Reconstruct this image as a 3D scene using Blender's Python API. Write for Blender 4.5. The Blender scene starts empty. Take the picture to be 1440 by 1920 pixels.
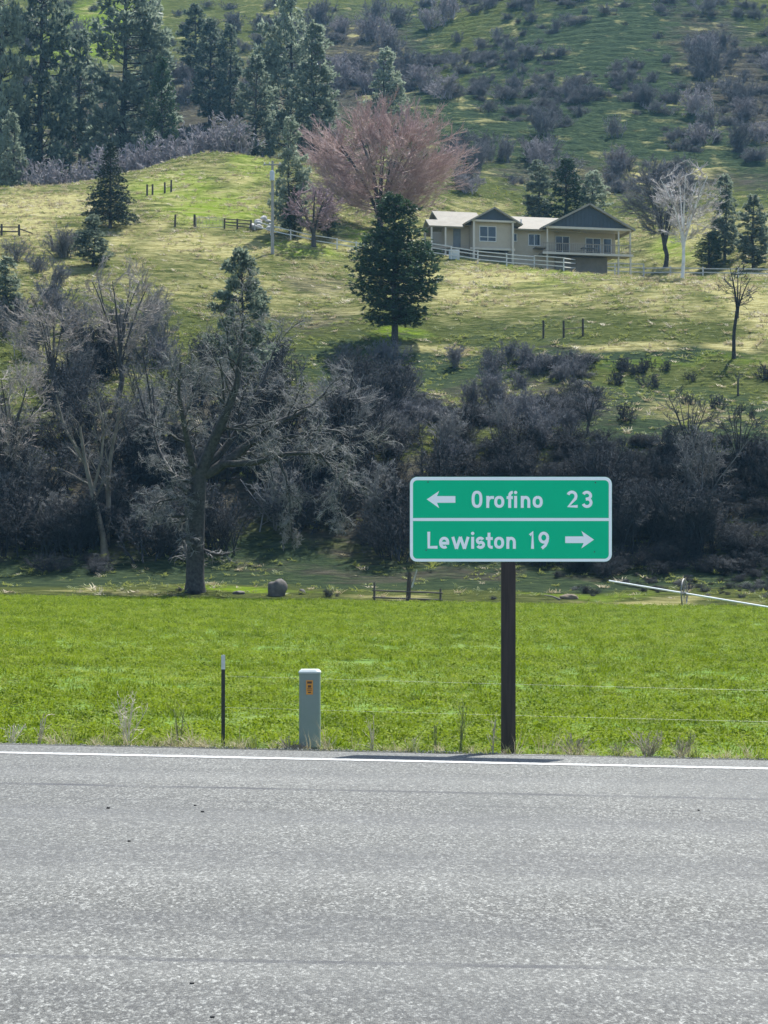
import bpy, math, random
import numpy as np
from mathutils import Vector, Matrix

# ------------------------------------------------------------------ camera, world, sun, exposure
S = bpy.context.scene
COL = S.collection
F = 4100.0          # focal length in photograph pixels (1920 high)
CX, HY = 720.0, 1104.0
CAMZ = 1.5
cam_d = bpy.data.cameras.new('camera'); cam = bpy.data.objects.new('camera', cam_d); COL.objects.link(cam)
cam.location = (0, 0, CAMZ); cam.rotation_euler = (math.radians(90), 0, 0)
cam_d.sensor_fit = 'VERTICAL'; cam_d.sensor_height = 24.0; cam_d.lens = 24.0 * F / 1920.0
cam_d.shift_y = (HY - 960.0) / 1920.0
cam_d.clip_start = 0.1; cam_d.clip_end = 3000
S.camera = cam

SUN_EL, SUN_AZ = math.radians(59), math.radians(28)      # azimuth from +Y towards +X
sun_vec = Vector((math.cos(SUN_EL)*math.sin(SUN_AZ), math.cos(SUN_EL)*math.cos(SUN_AZ), math.sin(SUN_EL)))
W = bpy.data.worlds.new('World'); S.world = W; W.use_nodes = True
nt = W.node_tree; nt.nodes.clear()
sky = nt.nodes.new('ShaderNodeTexSky'); sky.sky_type = 'NISHITA'; sky.sun_disc = False
sky.sun_elevation = SUN_EL; sky.sun_rotation = SUN_AZ
bg = nt.nodes.new('ShaderNodeBackground'); bg.inputs['Strength'].default_value = 0.115
out = nt.nodes.new('ShaderNodeOutputWorld')
nt.links.new(sky.outputs[0], bg.inputs[0]); nt.links.new(bg.outputs[0], out.inputs[0])
sun_d = bpy.data.lights.new('sun', 'SUN'); sun_d.energy = 4.8; sun_d.angle = math.radians(0.5); sun_d.color = (1.0, 0.985, 0.93)
sun = bpy.data.objects.new('sun', sun_d); COL.objects.link(sun)
sun.rotation_euler = sun_vec.to_track_quat('Z', 'Y').to_euler(); sun.location = (60, 120, 200)
S.view_settings.view_transform = 'Standard'; S.view_settings.look = 'None'
S.view_settings.gamma = 1.0; S.view_settings.use_curve_mapping = False
S.view_settings.exposure = 1.17
S.cycles.max_bounces = 6; S.cycles.diffuse_bounces = 3; S.cycles.transmission_bounces = 4
S.cycles.volume_bounces = 0; S.cycles.use_adaptive_sampling = True
S.cycles.use_denoising = True

RNG = np.random.default_rng(7)
random.seed(7)

# ------------------------------------------------------------------ helpers
def P(px, py, Y):
    return Vector(((px-CX)/F*Y, Y, CAMZ+(HY-py)/F*Y))

def tag(o, label=None, cat=None, group=None, kind=None):
    if label: o['label'] = label
    if cat: o['category'] = cat
    if group: o['group'] = group
    if kind: o['kind'] = kind
    return o

def empty(name, loc=(0, 0, 0), rz=0.0):
    o = bpy.data.objects.new(name, None); COL.objects.link(o)
    o.location = loc; o.rotation_euler = (0, 0, rz); o.empty_display_size = 0.2
    return o

def link(name, me, parent=None, loc=(0, 0, 0), rot=(0, 0, 0), scale=(1, 1, 1)):
    o = bpy.data.objects.new(name, me); COL.objects.link(o)
    o.location = loc; o.rotation_euler = rot; o.scale = scale
    if parent: o.parent = parent
    return o

def np_mesh(name, V, Fs, material=None, smooth=False):
    """V (n,3); Fs list of (m,k) int arrays"""
    me = bpy.data.meshes.new(name)
    V = np.asarray(V, dtype=np.float32)
    me.vertices.add(len(V)); me.vertices.foreach_set('co', V.ravel())
    tot = sum(f.size for f in Fs); nf = sum(len(f) for f in Fs)
    me.loops.add(tot); me.polygons.add(nf)
    me.loops.foreach_set('vertex_index', np.concatenate([f.ravel() for f in Fs]).astype(np.int32))
    ls, c = [], 0
    for f in Fs:
        ls.append(c + np.arange(len(f))*f.shape[1]); c += f.size
    me.polygons.foreach_set('loop_start', np.concatenate(ls).astype(np.int32))
    if smooth: me.polygons.foreach_set('use_smooth', np.ones(nf, bool))
    me.update(calc_edges=True)
    if material: me.materials.append(material)
    return me

class MB:
    """collects simple solids into one mesh"""
    def __init__(s): s.v = []; s.f = []
    def add(s, verts, faces):
        b = len(s.v); s.v += [tuple(v) for v in verts]; s.f += [tuple(i+b for i in f) for f in faces]; return s
    def box(s, lo, hi, jit=None):
        x0, y0, z0 = lo; x1, y1, z1 = hi
        return s.add([(x0,y0,z0),(x1,y0,z0),(x1,y1,z0),(x0,y1,z0),(x0,y0,z1),(x1,y0,z1),(x1,y1,z1),(x0,y1,z1)],
                     [(0,3,2,1),(4,5,6,7),(0,1,5,4),(1,2,6,5),(2,3,7,6),(3,0,4,7)])
    def prism(s, poly, y0, y1):
        """poly (x,z) counter-clockwise seen from -y, extruded in y"""
        n = len(poly)
        vs = [(x, y0, z) for x, z in poly] + [(x, y1, z) for x, z in poly]
        fs = [tuple(range(n)), tuple(range(2*n-1, n-1, -1))] + [((i+1) % n, i, n+i, n+(i+1) % n) for i in range(n)]
        return s.add(vs, fs)
    def slab(s, quad, n, t):
        """quad of 4 points thickened by t along -n"""
        n = Vector(n).normalized()*t
        a = [Vector(q) for q in quad]
        return s.add(a + [q - n for q in a], [(0,1,2,3),(7,6,5,4),(1,0,4,5),(2,1,5,6),(3,2,6,7),(0,3,7,4)])
    def bar(s, a, b, r, sides=6, r2=None, cap=True):
        a, b = Vector(a), Vector(b); d = (b-a).normalized()
        u = d.orthogonal().normalized(); w = d.cross(u)
        r2 = r if r2 is None else r2
        vs = []
        for c, rr in ((a, r), (b, r2)):
            for i in range(sides):
                t = 2*math.pi*(i+.5)/sides
                vs.append(c + u*math.cos(t)*rr + w*math.sin(t)*rr)
        fs = [(i, (i+1) % sides, sides+(i+1) % sides, sides+i) for i in range(sides)]
        if cap: fs += [tuple(range(sides-1, -1, -1)), tuple(range(sides, 2*sides))]
        return s.add(vs, fs)
    def beam(s, a, b, w, h):
        """rectangular bar, h along world up"""
        a, b = Vector(a), Vector(b); d = (b-a).normalized()
        side = d.cross(Vector((0, 0, 1)))
        side = side.normalized() if side.length > 1e-4 else Vector((1, 0, 0))
        up = side.cross(d).normalized()
        vs = [c + side*sx*w/2 + up*sz*h/2 for c in (a, b) for sx, sz in ((-1,-1),(1,-1),(1,1),(-1,1))]
        return s.add(vs, [(0,1,2,3),(7,6,5,4),(1,0,4,5),(2,1,5,6),(3,2,6,7),(0,3,7,4)])
    def lathe(s, prof, c=(0, 0, 0), sides=16):
        n = len(prof); vs = []
        for r, z in prof:
            for i in range(sides):
                t = 2*math.pi*i/sides; vs.append((c[0]+r*math.cos(t), c[1]+r*math.sin(t), c[2]+z))
        fs = []
        for k in range(n-1):
            for i in range(sides):
                j = (i+1) % sides; fs.append((k*sides+i, k*sides+j, (k+1)*sides+j, (k+1)*sides+i))
        fs += [tuple(range(sides-1, -1, -1)), tuple(range((n-1)*sides, n*sides))]
        return s.add(vs, fs)
    def mesh(s, name, m, smooth=False):
        me = bpy.data.meshes.new(name); me.from_pydata(s.v, [], s.f); me.materials.append(m)
        if smooth:
            for p in me.polygons: p.use_smooth = True
        me.update(); return me
    def build(s, name, m, parent=None, loc=(0, 0, 0), rot=(0, 0, 0), smooth=False):
        return link(name, s.mesh(name, m, smooth), parent, loc, rot)

# value noise on a lattice (for terrain shape and scatter)
def _hash(ix, iy, seed):
    h = (ix*374761393 + iy*668265263 + seed*1442695041) & 0xFFFFFFFF
    h = ((h ^ (h >> 13))*1274126177) & 0xFFFFFFFF
    return ((h ^ (h >> 16)) & 0xFFFFFF) / float(0xFFFFFF)
def vnoise(x, y, seed=0):
    x = np.asarray(x, float); y = np.asarray(y, float)
    ix = np.floor(x).astype(np.int64); iy = np.floor(y).astype(np.int64)
    fx = x-ix; fy = y-iy; fx = fx*fx*(3-2*fx); fy = fy*fy*(3-2*fy)
    a = _hash(ix, iy, seed); b = _hash(ix+1, iy, seed); c = _hash(ix, iy+1, seed); d = _hash(ix+1, iy+1, seed)
    return (a*(1-fx)+b*fx)*(1-fy) + (c*(1-fx)+d*fx)*fy
def fbm(x, y, seed=0, oct=4):
    t = 0; a = .5
    for o in range(oct):
        t = t + a*vnoise(np.asarray(x)*2**o, np.asarray(y)*2**o, seed+o); a *= .5
    return t

# ------------------------------------------------------------------ materials
class NT:
    def __init__(s, name):
        s.m = bpy.data.materials.new(name); s.m.use_nodes = True
        s.t = s.m.node_tree; s.t.nodes.clear()
        s.out = s.n('ShaderNodeOutputMaterial')
    def n(s, typ, **kw):
        nd = s.t.nodes.new(typ)
        for k, v in kw.items():
            if k in nd.inputs.keys(): nd.inputs[k].default_value = v
            else: setattr(nd, k, v)
        return nd
    def l(s, a, b): s.t.links.new(a, b)
    def coord(s, sc=(1, 1, 1), kind='Object'):
        c = s.n('ShaderNodeTexCoord'); mp = s.n('ShaderNodeMapping'); mp.inputs['Scale'].default_value = sc
        s.l(c.outputs[kind], mp.inputs['Vector']); return mp.outputs[0]
    def noise(s, vec, scale, detail=4, rough=.6, dist=0.0):
        nd = s.n('ShaderNodeTexNoise'); nd.inputs['Scale'].default_value = scale
        nd.inputs['Detail'].default_value = detail; nd.inputs['Roughness'].default_value = rough
        nd.inputs['Distortion'].default_value = dist
        if vec is not None: s.l(vec, nd.inputs['Vector'])
        return nd.outputs[0]
    def ramp(s, fac, stops):
        r = s.n('ShaderNodeValToRGB'); e = r.color_ramp.elements
        while len(e) < len(stops): e.new(.5)
        for el, (p, c) in zip(e, stops):
            el.position = p; el.color = (c if isinstance(c, tuple) else (c, c, c)) + (1,) if not (isinstance(c, tuple) and len(c) == 4) else c
        s.l(fac, r.inputs[0]); return r.outputs[0]
    def mix(s, fac, a, b, mode='MIX'):
        m = s.n('ShaderNodeMix', data_type='RGBA', blend_type=mode)
        for k, v in ((0, fac), (6, a), (7, b)):
            if hasattr(v, 'is_linked') or hasattr(v, 'links'): s.l(v, m.inputs[k])
            elif isinstance(v, tuple): m.inputs[k].default_value = v + (1,)
            else: m.inputs[k].default_value = v
        return m.outputs[2]
    def math(s, op, a, b=None):
        m = s.n('ShaderNodeMath', operation=op)
        for i, v in enumerate((a, b)):
            if v is None: continue
            if hasattr(v, 'links'): s.l(v, m.inputs[i])
            else: m.inputs[i].default_value = v
        return m.outputs[0]
    def attr(s, name):
        a = s.n('ShaderNodeAttribute'); a.attribute_name = name; return a.outputs['Fac']
    def rnd(s):
        return s.n('ShaderNodeObjectInfo').outputs['Random']
    def bsdf(s, col, rough=.8, metal=0.0, bump=None, bstr=.3, bdist=.02, spec=.5):
        b = s.n('ShaderNodeBsdfPrincipled')
        if hasattr(col, 'links'): s.l(col, b.inputs['Base Color'])
        else: b.inputs['Base Color'].default_value = col + (1,)
        if hasattr(rough, 'links'): s.l(rough, b.inputs['Roughness'])
        else: b.inputs['Roughness'].default_value = rough
        b.inputs['Metallic'].default_value = metal; b.inputs['Specular IOR Level'].default_value = spec
        if bump is not None:
            bp = s.n('ShaderNodeBump'); bp.inputs['Strength'].default_value = bstr; bp.inputs['Distance'].default_value = bdist
            s.l(bump, bp.inputs['Height']); s.l(bp.outputs[0], b.inputs['Normal'])
        return b
    def finish(s, sh): s.l(sh.outputs[0], s.out.inputs['Surface']); return s.m

def plain(name, c1, c2=None, scale=8.0, rough=.7, metal=0.0, bump=0.0, stretch=(1, 1, 1), spec=.4, detail=5):
    t = NT(name); v = t.coord(stretch)
    n = t.noise(v, scale, detail)
    c2 = c2 or tuple(x*.75 for x in c1)
    col = t.ramp(n, [(.3, c1), (.7, c2)])
    return t.finish(t.bsdf(col, rough, metal, n if bump else None, bump, .01, spec))

def leafy(name, c1, c2, trans=.35, tcol=None, scale=.8, rough=.6, spec=.25, stretch=(1, 1, 1)):
    t = NT(name)
    g = t.n('ShaderNodeNewGeometry'); mp = t.n('ShaderNodeMapping'); mp.inputs['Scale'].default_value = stretch
    t.l(g.outputs['Position'], mp.inputs['Vector'])
    n = t.noise(mp.outputs[0], scale, 5, .62)
    r = t.rnd()
    f = t.math('ADD', t.math('MULTIPLY', n, .8), t.math('MULTIPLY', r, .25))
    col = t.ramp(f, [(.3, c1), (.75, c2)])
    b = t.bsdf(col, rough, spec=spec)
    tr = t.n('ShaderNodeBsdfTranslucent')
    if tcol:
        tr.inputs[0].default_value = tcol + (1,)
    else: t.l(col, tr.inputs[0])
    mx = t.n('ShaderNodeMixShader'); mx.inputs[0].default_value = trans
    t.l(b.outputs[0], mx.inputs[1]); t.l(tr.outputs[0], mx.inputs[2])
    return t.finish(mx)

def bark(name, c1, c2, scale=3.0, spec=.3, rough=.75):
    t = NT(name)
    g = t.n('ShaderNodeNewGeometry'); n = t.noise(g.outputs['Position'], scale, 5)
    f = t.math('ADD', t.math('MULTIPLY', n, .8), t.math('MULTIPLY', t.rnd(), .2))
    col = t.ramp(f, [(.35, c1), (.7, c2)])
    return t.finish(t.bsdf(col, rough, bump=n, bstr=.5, bdist=.05, spec=spec))

# ------------------------------------------------------------------ terrain shape
FIELD_END = 118.0
def plane_z(X, Y):
    """road and field surface"""
    X = np.asarray(X, float); Y = np.asarray(Y, float)
    t = np.clip((Y-21.0)/(FIELD_END-21.0), 0, 1)
    fz = (-.17 + .92*t) - X*(.021 - .006*t)
    return np.where(Y < 20.25, -.021*X, np.where(Y < 21.0, -.021*X - .17*(Y-20.25)/.75, fz))

_ctrl = []
def cp(px, py, Y): _ctrl.append(((px-CX)/F*Y, Y, CAMZ+(HY-py)/F*Y))
for px in (-900, -420, 0, 250, 480, 720, 960, 1200, 1440, 1860, 2350):
    q = min(max(px, -200), 1640)
    ye = 1120 + 20*q/1440
    cp(px, ye, 118); cp(px, ye-24, 124); cp(px, 1062, 133)
    cp(px, 985, 138); cp(px, 868, 145)
for px, rows in {
    -900: [(600, 190), (420, 230), (355, 262)],
    -420: [(600, 190), (420, 230), (355, 262)],
    0:    [(740, 168), (600, 190), (480, 214), (430, 230), (356, 262)],
    250:  [(740, 168), (600, 190), (480, 214), (430, 230), (380, 250), (324, 272)],
    370:  [(740, 168), (600, 192), (480, 216), (430, 231), (380, 248), (292, 284)],
    480:  [(740, 168), (600, 192), (470, 220), (430, 231), (380, 249), (296, 284)],
    600:  [(740, 170), (640, 187), (470, 222), (400, 247), (310, 284)],
    720:  [(740, 170), (640, 187), (500, 219), (440, 240), (380, 266), (300, 300), (200, 345), (100, 400), (0, 462), (-150, 560)],
    860:  [(740, 168), (660, 186), (500, 220), (478, 228), (476, 246), (380, 277), (300, 305), (200, 345), (110, 392), (0, 452), (-150, 540)],
    1000: [(740, 166), (690, 178), (640, 186), (505, 224), (522, 246), (390, 282), (300, 312), (200, 346), (100, 380), (0, 418), (-150, 485)],
    1180: [(760, 163), (690, 178), (634, 185), (515, 222), (535, 244), (390, 284), (300, 314), (200, 344), (100, 376), (0, 412), (-150, 480)],
    1440: [(780, 160), (690, 177), (640, 183), (520, 220), (420, 258), (300, 315), (200, 347), (100, 380), (0, 418), (-150, 486)],
    1860: [(780, 160), (690, 177), (640, 183), (520, 220), (420, 258), (300, 315), (200, 347), (100, 380), (0, 418), (-150, 486)],
    2350: [(780, 160), (640, 183), (520, 220), (420, 258), (300, 315), (100, 380), (-150, 486)],
}.items():
    for py, Y in rows: cp(px, py, Y)
# the draw behind the grassy knoll, and the hill beyond it
for px, zc, yc in ((-420, 48.5, 285), (0, 47.5, 288), (250, 50.5, 298), (400, 57, 308), (520, 59, 308)):
    _ctrl.append(((px-CX)/F*yc, yc, zc))
for px in (-900, -420, 0, 250, 480, 600):
    for py, Y in ((215, 355), (100, 405), (0, 455), (-150, 545)): cp(px, py, Y)
for px in (-900, 0, 720, 1440, 2350): cp(px, -420, 720)
_C = np.array(_ctrl)
def _tps(d2): return np.where(d2 > 1e-12, .5*d2*np.log(np.maximum(d2, 1e-12)), 0)
_sc = 60.0
_A = _C[:, :2]/_sc
_n = len(_A)
_d2 = ((_A[:, None]-_A[None])**2).sum(-1)
_K = np.zeros((_n+3, _n+3)); _K[:_n, :_n] = _tps(_d2) + np.eye(_n)*.004
_K[:_n, _n] = 1; _K[:_n, _n+1:] = _A; _K[_n, :_n] = 1; _K[_n+1:, :_n] = _A.T
_w = np.linalg.solve(_K, np.concatenate([_C[:, 2], np.zeros(3)]))
def smooth_h(X, Y):
    X = np.asarray(X, float); Y = np.asarray(Y, float); sh = X.shape
    q = np.stack([X.ravel(), Y.ravel()], -1)/_sc; o = np.empty(len(q))
    for i in range(0, len(q), 20000):
        b = q[i:i+20000]; d2 = ((b[:, None]-_A[None])**2).sum(-1)
        o[i:i+20000] = _tps(d2) @ _w[:_n] + _w[_n] + b @ _w[_n+1:]
    return o.reshape(sh)
def height(X, Y):
    X = np.asarray(X, float); Y = np.asarray(Y, float)
    z = smooth_h(X, Y)
    k = np.clip((Y-122)/15, 0, 1)
    z = z + k*(.9*(fbm(X/9, Y/9, 3)-.47) + .30*(fbm(X/1.6, Y/2.2, 9, 3)-.44))
    # cattle terraces along the contours of the steep upper hill
    t = np.clip((Y-285)/25, 0, 1)*np.clip((X+30)/30, 0.25, 1)
    z = z + t*.25*np.sin(2*math.pi*(z/1.75 + 2.6*fbm(X/9, Y/22, 31))) + t*.14*np.sin(2*math.pi*(z/.83 + 3.0*fbm(X/7, Y/14, 37)))
    e = np.clip((Y-117.4)/2.5, 0, 1)
    return plane_z(X, np.minimum(Y, FIELD_END))*(1-e) + z*e - .05*(1-e)
_YS = np.concatenate([np.arange(118.2, 300, .35), np.arange(300, 640, .8)])
def hit(px, py):
    """the point of the ground seen at a photograph pixel"""
    X = (px-CX)/F*_YS; zr = CAMZ+(HY-py)/F*_YS; zt = height(X, _YS)
    i = np.argmax(zt >= zr)
    if not (zt >= zr).any(): i = len(_YS)-1
    if i == 0: return Vector((X[0], _YS[0], zt[0]))
    a, b = (zr-zt)[i-1], (zr-zt)[i]; f = a/(a-b) if a != b else 0
    Y = _YS[i-1]+(_YS[i]-_YS[i-1])*f; x = (px-CX)/F*Y
    return Vector((x, Y, float(height(np.array([x]), np.array([Y]))[0])))
def gz(x, y):
    return float(height(np.array([x]), np.array([y]))[0]) if y > FIELD_END else float(plane_z(x, y))

# ------------------------------------------------------------------ ground sheets
def grid_mesh(name, xs, ys, zfun, material, attrs=None):
    X, Y = np.meshgrid(xs, ys); Z = zfun(X, Y)
    V = np.stack([X, Y, Z], -1).reshape(-1, 3); nx, ny = len(xs), len(ys)
    i = np.arange(nx*ny).reshape(ny, nx)
    Fq = np.stack([i[:-1, :-1], i[:-1, 1:], i[1:, 1:], i[1:, :-1]], -1).reshape(-1, 4)
    me = np_mesh(name, V, [Fq], material, True)
    for k, fn in (attrs or {}).items():
        a = me.attributes.new(k, 'FLOAT', 'POINT'); a.data.foreach_set('value', np.clip(fn(V), 0, 1).astype(np.float32))
    return me

# colour patches of the pasture: where the grass is dead, lush, scrubby, heathy or painted as shaded, as blobs about points of the hill
def patches(pts):
    W_ = []
    for px, py, rx, ry, v in pts:
        c = hit(px, py); m = c.y/F
        d = (hit(px, py-ry) - hit(px, py+ry)).y/2
        W_.append((c.x, c.y, rx*m, max(abs(d), 2.0), v))
    def fn(V):
        x = V[:, 0] + 5*(fbm(V[:, 0]/6, V[:, 1]/9, 51)-.47); y = V[:, 1] + 9*(fbm(V[:, 0]/6, V[:, 1]/9, 57)-.47)
        t = np.zeros(len(V))
        for cx, cy, rx, ry, v in W_:
            t = np.maximum(t, v*np.clip(1.5-1.25*np.sqrt(((x-cx)/rx)**2+((y-cy)/ry)**2), 0, 1))
        return t
    return fn
dry_fn0 = patches([(70, 385, 150, 32, .95), (20, 430, 110, 30, .8), (330, 455, 130, 26, .8), (420, 470, 110, 25, .75), (930, 520, 150, 24, 1), (860, 555, 110, 20, .8),
                   (1010, 565, 200, 36, .6), (1250, 570, 140, 30, .6), (560, 500, 60, 14, .4), (1400, 560, 90, 50, .9), (1200, 530, 110, 14, .55), (1200, 655, 150, 16, .9), (1380, 650, 80, 18, 1), (455, 335, 45, 22, .7), (160, 440, 130, 20, .6),
                   (640, 450, 60, 14, .7), (700, 1116, 100, 7, .7), (1200, 1126, 220, 6, .7), (200, 1112, 170, 6, .6), (170, 640, 160, 90, .55), (800, 655, 110, 12, .7), (1310, 770, 120, 40, .5), (60, 480, 160, 60, .5), (1290, 325, 60, 20, .7)])
lush_fn = patches([(390, 390, 130, 40, 1), (330, 350, 110, 35, .8), (480, 300, 60, 18, .6), (560, 472, 110, 16, 1), (690, 440, 60, 22, 1), (760, 625, 70, 18, .9), (1000, 508, 160, 10, .6),
                   (450, 1105, 170, 7, .9), (1270, 465, 60, 20, .8), (1200, 680, 300, 6, .9), (1000, 690, 120, 6, .8), (1180, 740, 200, 30, .5), (180, 60, 120, 90, .6), (860, 60, 120, 60, .15), (1090, 1112, 180, 8, .5)])
scrub_fn = patches([(600, 535, 110, 30, .75), (560, 600, 160, 40, .6), (960, 760, 300, 80, .75), (380, 780, 500, 130, 1), (1000, 950, 800, 110, 1), (200, 950, 500, 110, 1), (1100, 660, 240, 14, .6), (1000, 330, 240, 60, .4),
                    (1380, 150, 130, 160, .9), (1200, 340, 400, 40, .7), (680, 130, 130, 130, .9), (350, 210, 350, 90, .9), (780, 1075, 420, 14, .7), (900, 440, 110, 60, .2)])
heath_shade_fn = patches([(1200, 150, 350, 190, 1), (1400, 200, 160, 220, 1), (930, 230, 260, 90, .9), (1150, 330, 350, 50, .6), (690, 120, 160, 130, .7), (300, 1076, 620, 26, 1), (1000, 1084, 720, 26, 1), (60, 1090, 260, 20, 1),  # dark hill grass; the strip patches paint in the thicket's shadow
                    (1250, 785, 320, 90, 1), (1180, 668, 300, 24, .9), (800, 700, 300, 60, .6), (980, 610, 180, 20, .25)])  # the lower right slope patch is darkened to paint its shade
dry_fn = lambda V: np.clip(np.maximum(dry_fn0(V), .42*np.clip((V[:, 1]-188)/10, 0, 1)*np.clip((286-V[:, 1])/12, 0, 1)) + .45*np.clip(fbm(V[:, 0]/3.0, V[:, 1]/9, 77)-.5, 0, 1)*3*(V[:, 1] > 200) + .5*np.clip(fbm(V[:, 0]/7, V[:, 1]/1.7, 83)-.52, 0, 1)*4*(V[:, 1] > 282), 0, 1)

t = NT('hill_grass')
vec = t.coord((.55, 1.0, 1.0)); n1 = t.noise(vec, 1.1, 8, .68); nm = t.noise(t.coord((.5, 1.0, 1.0)), .55, 9, .72); n3 = t.noise(t.coord((.3, 1.0, 1.0)), 2.6, 8, .74)
green = t.ramp(n3, [(.28, (.024, .034, .012)), (.5, (.078, .095, .03)), (.7, (.17, .175, .07))])
lushc = t.ramp(n3, [(.28, (.075, .13, .010)), (.7, (.235, .325, .035))])
dryc = t.ramp(n3, [(.3, (.075, .07, .028)), (.46, (.33, .30, .12)), (.62, (.48, .44, .22)), (.75, (.62, .57, .40))])
scrubc = t.ramp(n3, [(.3, (.035, .034, .028)), (.55, (.085, .078, .06)), (.72, (.17, .15, .11))])
def fac(a, lo, hi):
    v = t.math('ADD', t.attr(a), t.math('MULTIPLY', t.math('SUBTRACT', nm, .5), 2.1))
    return t.ramp(v, [(lo, 0.0), (hi, 1.0)])
c = t.mix(fac('lush', .2, .75), green, lushc)
heath_shade_c = t.ramp(n3, [(.28, (.016, .026, .018)), (.5, (.042, .062, .034)), (.66, (.085, .11, .05)), (.8, (.19, .20, .09))])
c = t.mix(fac('heath', .1, .5), c, heath_shade_c)
c = t.mix(fac('scrub', .3, .8), c, scrubc)
c = t.mix(fac('dry', .25, .85), c, dryc)
M_HILL = t.finish(t.bsdf(c, .95, bump=n3, bstr=1.0, bdist=.6, spec=.0))

xs = np.concatenate([np.arange(-340, -78, 8), np.arange(-78, 78.1, .6), np.arange(86, 341, 8)])
ys = np.concatenate([np.arange(117.4, 124, .4), np.arange(124, 300, .55), np.arange(300, 455, .45), np.arange(455, 740, 5)])
hs = link('hillside', grid_mesh('hillside', xs, ys, height, M_HILL, {'dry': dry_fn, 'lush': lush_fn, 'scrub': scrub_fn, 'heath': heath_shade_fn}))
tag(hs, 'grassy pasture hillside rising behind the field', None, None, 'structure')

# field floor
t = NT('field_soil'); v = t.coord(); n = t.noise(v, 3.0, 8, .7); n2 = t.noise(v, .25, 3)
c = t.ramp(n, [(.32, (.045, .06, .018)), (.5, (.09, .16, .025)), (.7, (.14, .22, .035))])
c = t.mix(t.ramp(n2, [(.45, 0.0), (.75, .45)]), c, (.17, .2, .06))
M_FIELD = t.finish(t.bsdf(c, .95, bump=n, bstr=.8, bdist=.06, spec=.1))
fx = np.concatenate([np.arange(-260, -40, 10), np.arange(-40, 40.1, .8), np.arange(50, 261, 10)])
def field_z(X, Y): return plane_z(X, Y) + .10*(fbm(X/4, Y/4, 21, 2)-.38)*np.clip((Y-21)/3, 0, 1)
fo = link('field', grid_mesh('field', fx, np.concatenate([np.arange(20.1, 24, .25), np.arange(24, 118.6, .8)]), lambda X, Y: field_z(X, Y)-.03*np.clip((Y-21)/2, 0, 1), M_FIELD))
tag(fo, 'flat green crop field between the road and the hill', None, None, 'structure')

# road: worn chip-seal asphalt
t = NT('asphalt'); v = t.coord((1.0, .42, 1.0))
vo = t.n('ShaderNodeTexVoronoi'); vo.inputs['Scale'].default_value = 120; t.l(v, vo.inputs['Vector'])
vo2 = t.n('ShaderNodeTexVoronoi'); vo2.inputs['Scale'].default_value = 60; t.l(v, vo2.inputs['Vector'])
spk = t.n('ShaderNodeSeparateColor'); t.l(vo.outputs['Color'], spk.inputs[0])
spk2 = t.n('ShaderNodeSeparateColor'); t.l(vo2.outputs['Color'], spk2.inputs[0])
stone = t.ramp(t.math('ADD', t.math('MULTIPLY', spk.outputs[0], .6), t.math('MULTIPLY', spk2.outputs[1], .4)),
               [(.14, (.033, .033, .031)), (.45, (.072, .072, .066)), (.72, (.128, .128, .117)), (.92, (.27, .27, .25))])
wide = t.noise(t.coord((.05, 1.0, 1.0)), .55, 5, .6)
blot = t.noise(v, .45, 5, .65)
c = t.mix(t.ramp(wide, [(.40, .0), (.62, .55)]), stone, t.mix(.35, stone, (.20, .20, .19)), 'MIX')
c = t.mix(t.ramp(blot, [(.42, 0.0), (.72, .55)]), c, (.062, .064, .063))
# darker tar seams that run along the road
sep = t.n('ShaderNodeSeparateXYZ'); t.l(t.coord(), sep.inputs[0])
wob = t.math('MULTIPLY', t.math('SUBTRACT', t.noise(t.coord((.35, 0, 0)), 1.0, 3), .5), .25)
yv = t.math('ADD', sep.outputs[1], wob)
for yc, w_, s_ in ((16.2, .085, .95), (8.75, .045, .85), (15.2, .03, .5), (14.3, .45, .34), (12.1, .6, .36), (9.7, .45, .34), (7.9, .35, .25), (17.6, .3, .22)):
    d = t.math('ABSOLUTE', t.math('SUBTRACT', yv, yc))
    brk = t.noise(t.coord((.6, 2.0, 1.0)), 2.5, 4)
    f = t.math('MULTIPLY', t.ramp(t.math('DIVIDE', d, w_*2), [(.3, s_), (.6, 0.0)]), t.ramp(brk, [(.36, 0.25), (.62, 1.0)]))
    c = t.mix(f, c, (.035, .036, .04))
hgt = t.math('ADD', t.math('MULTIPLY', vo.outputs['Distance'], -1.0), t.math('MULTIPLY', spk.outputs[2], .35))
M_ROAD = t.finish(t.bsdf(c, .8, bump=hgt, bstr=.5, bdist=.008, spec=.3))
rx = np.arange(-120, 121, 4.0)
def edge_y(x): return 20.22 + .09*(fbm(x/.5, x*0, 61)-.47)*2 + .10*(fbm(x/2.6, x*0, 67)-.47)*2
rx2 = np.concatenate([np.arange(-120, -8, 4), np.arange(-8, 8.01, .12), np.arange(12, 121, 4)])
ys_r = np.array([-60., 0, 5, 10, 14, 18, 19.3, 19.9])
Xr, Yr = np.meshgrid(rx2, ys_r); Vr = np.stack([Xr, Yr, -.021*Xr], -1).reshape(-1, 3)
ey = edge_y(rx2); top = np.stack([rx2, ey, -.021*rx2-.006], -1); bot = np.stack([rx2, ey+.03, -.021*rx2-.16], -1)
Vr = np.concatenate([Vr, top, bot]); nx = len(rx2); ii = np.arange(len(Vr)).reshape(-1, nx)
me = np_mesh('road', Vr, [np.stack([ii[:-1, :-1], ii[:-1, 1:], ii[1:, 1:], ii[1:, :-1]], -1).reshape(-1, 4)], M_ROAD, False)
tag(link('road', me), 'worn grey asphalt road across the foreground', None, None, 'structure')

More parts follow.
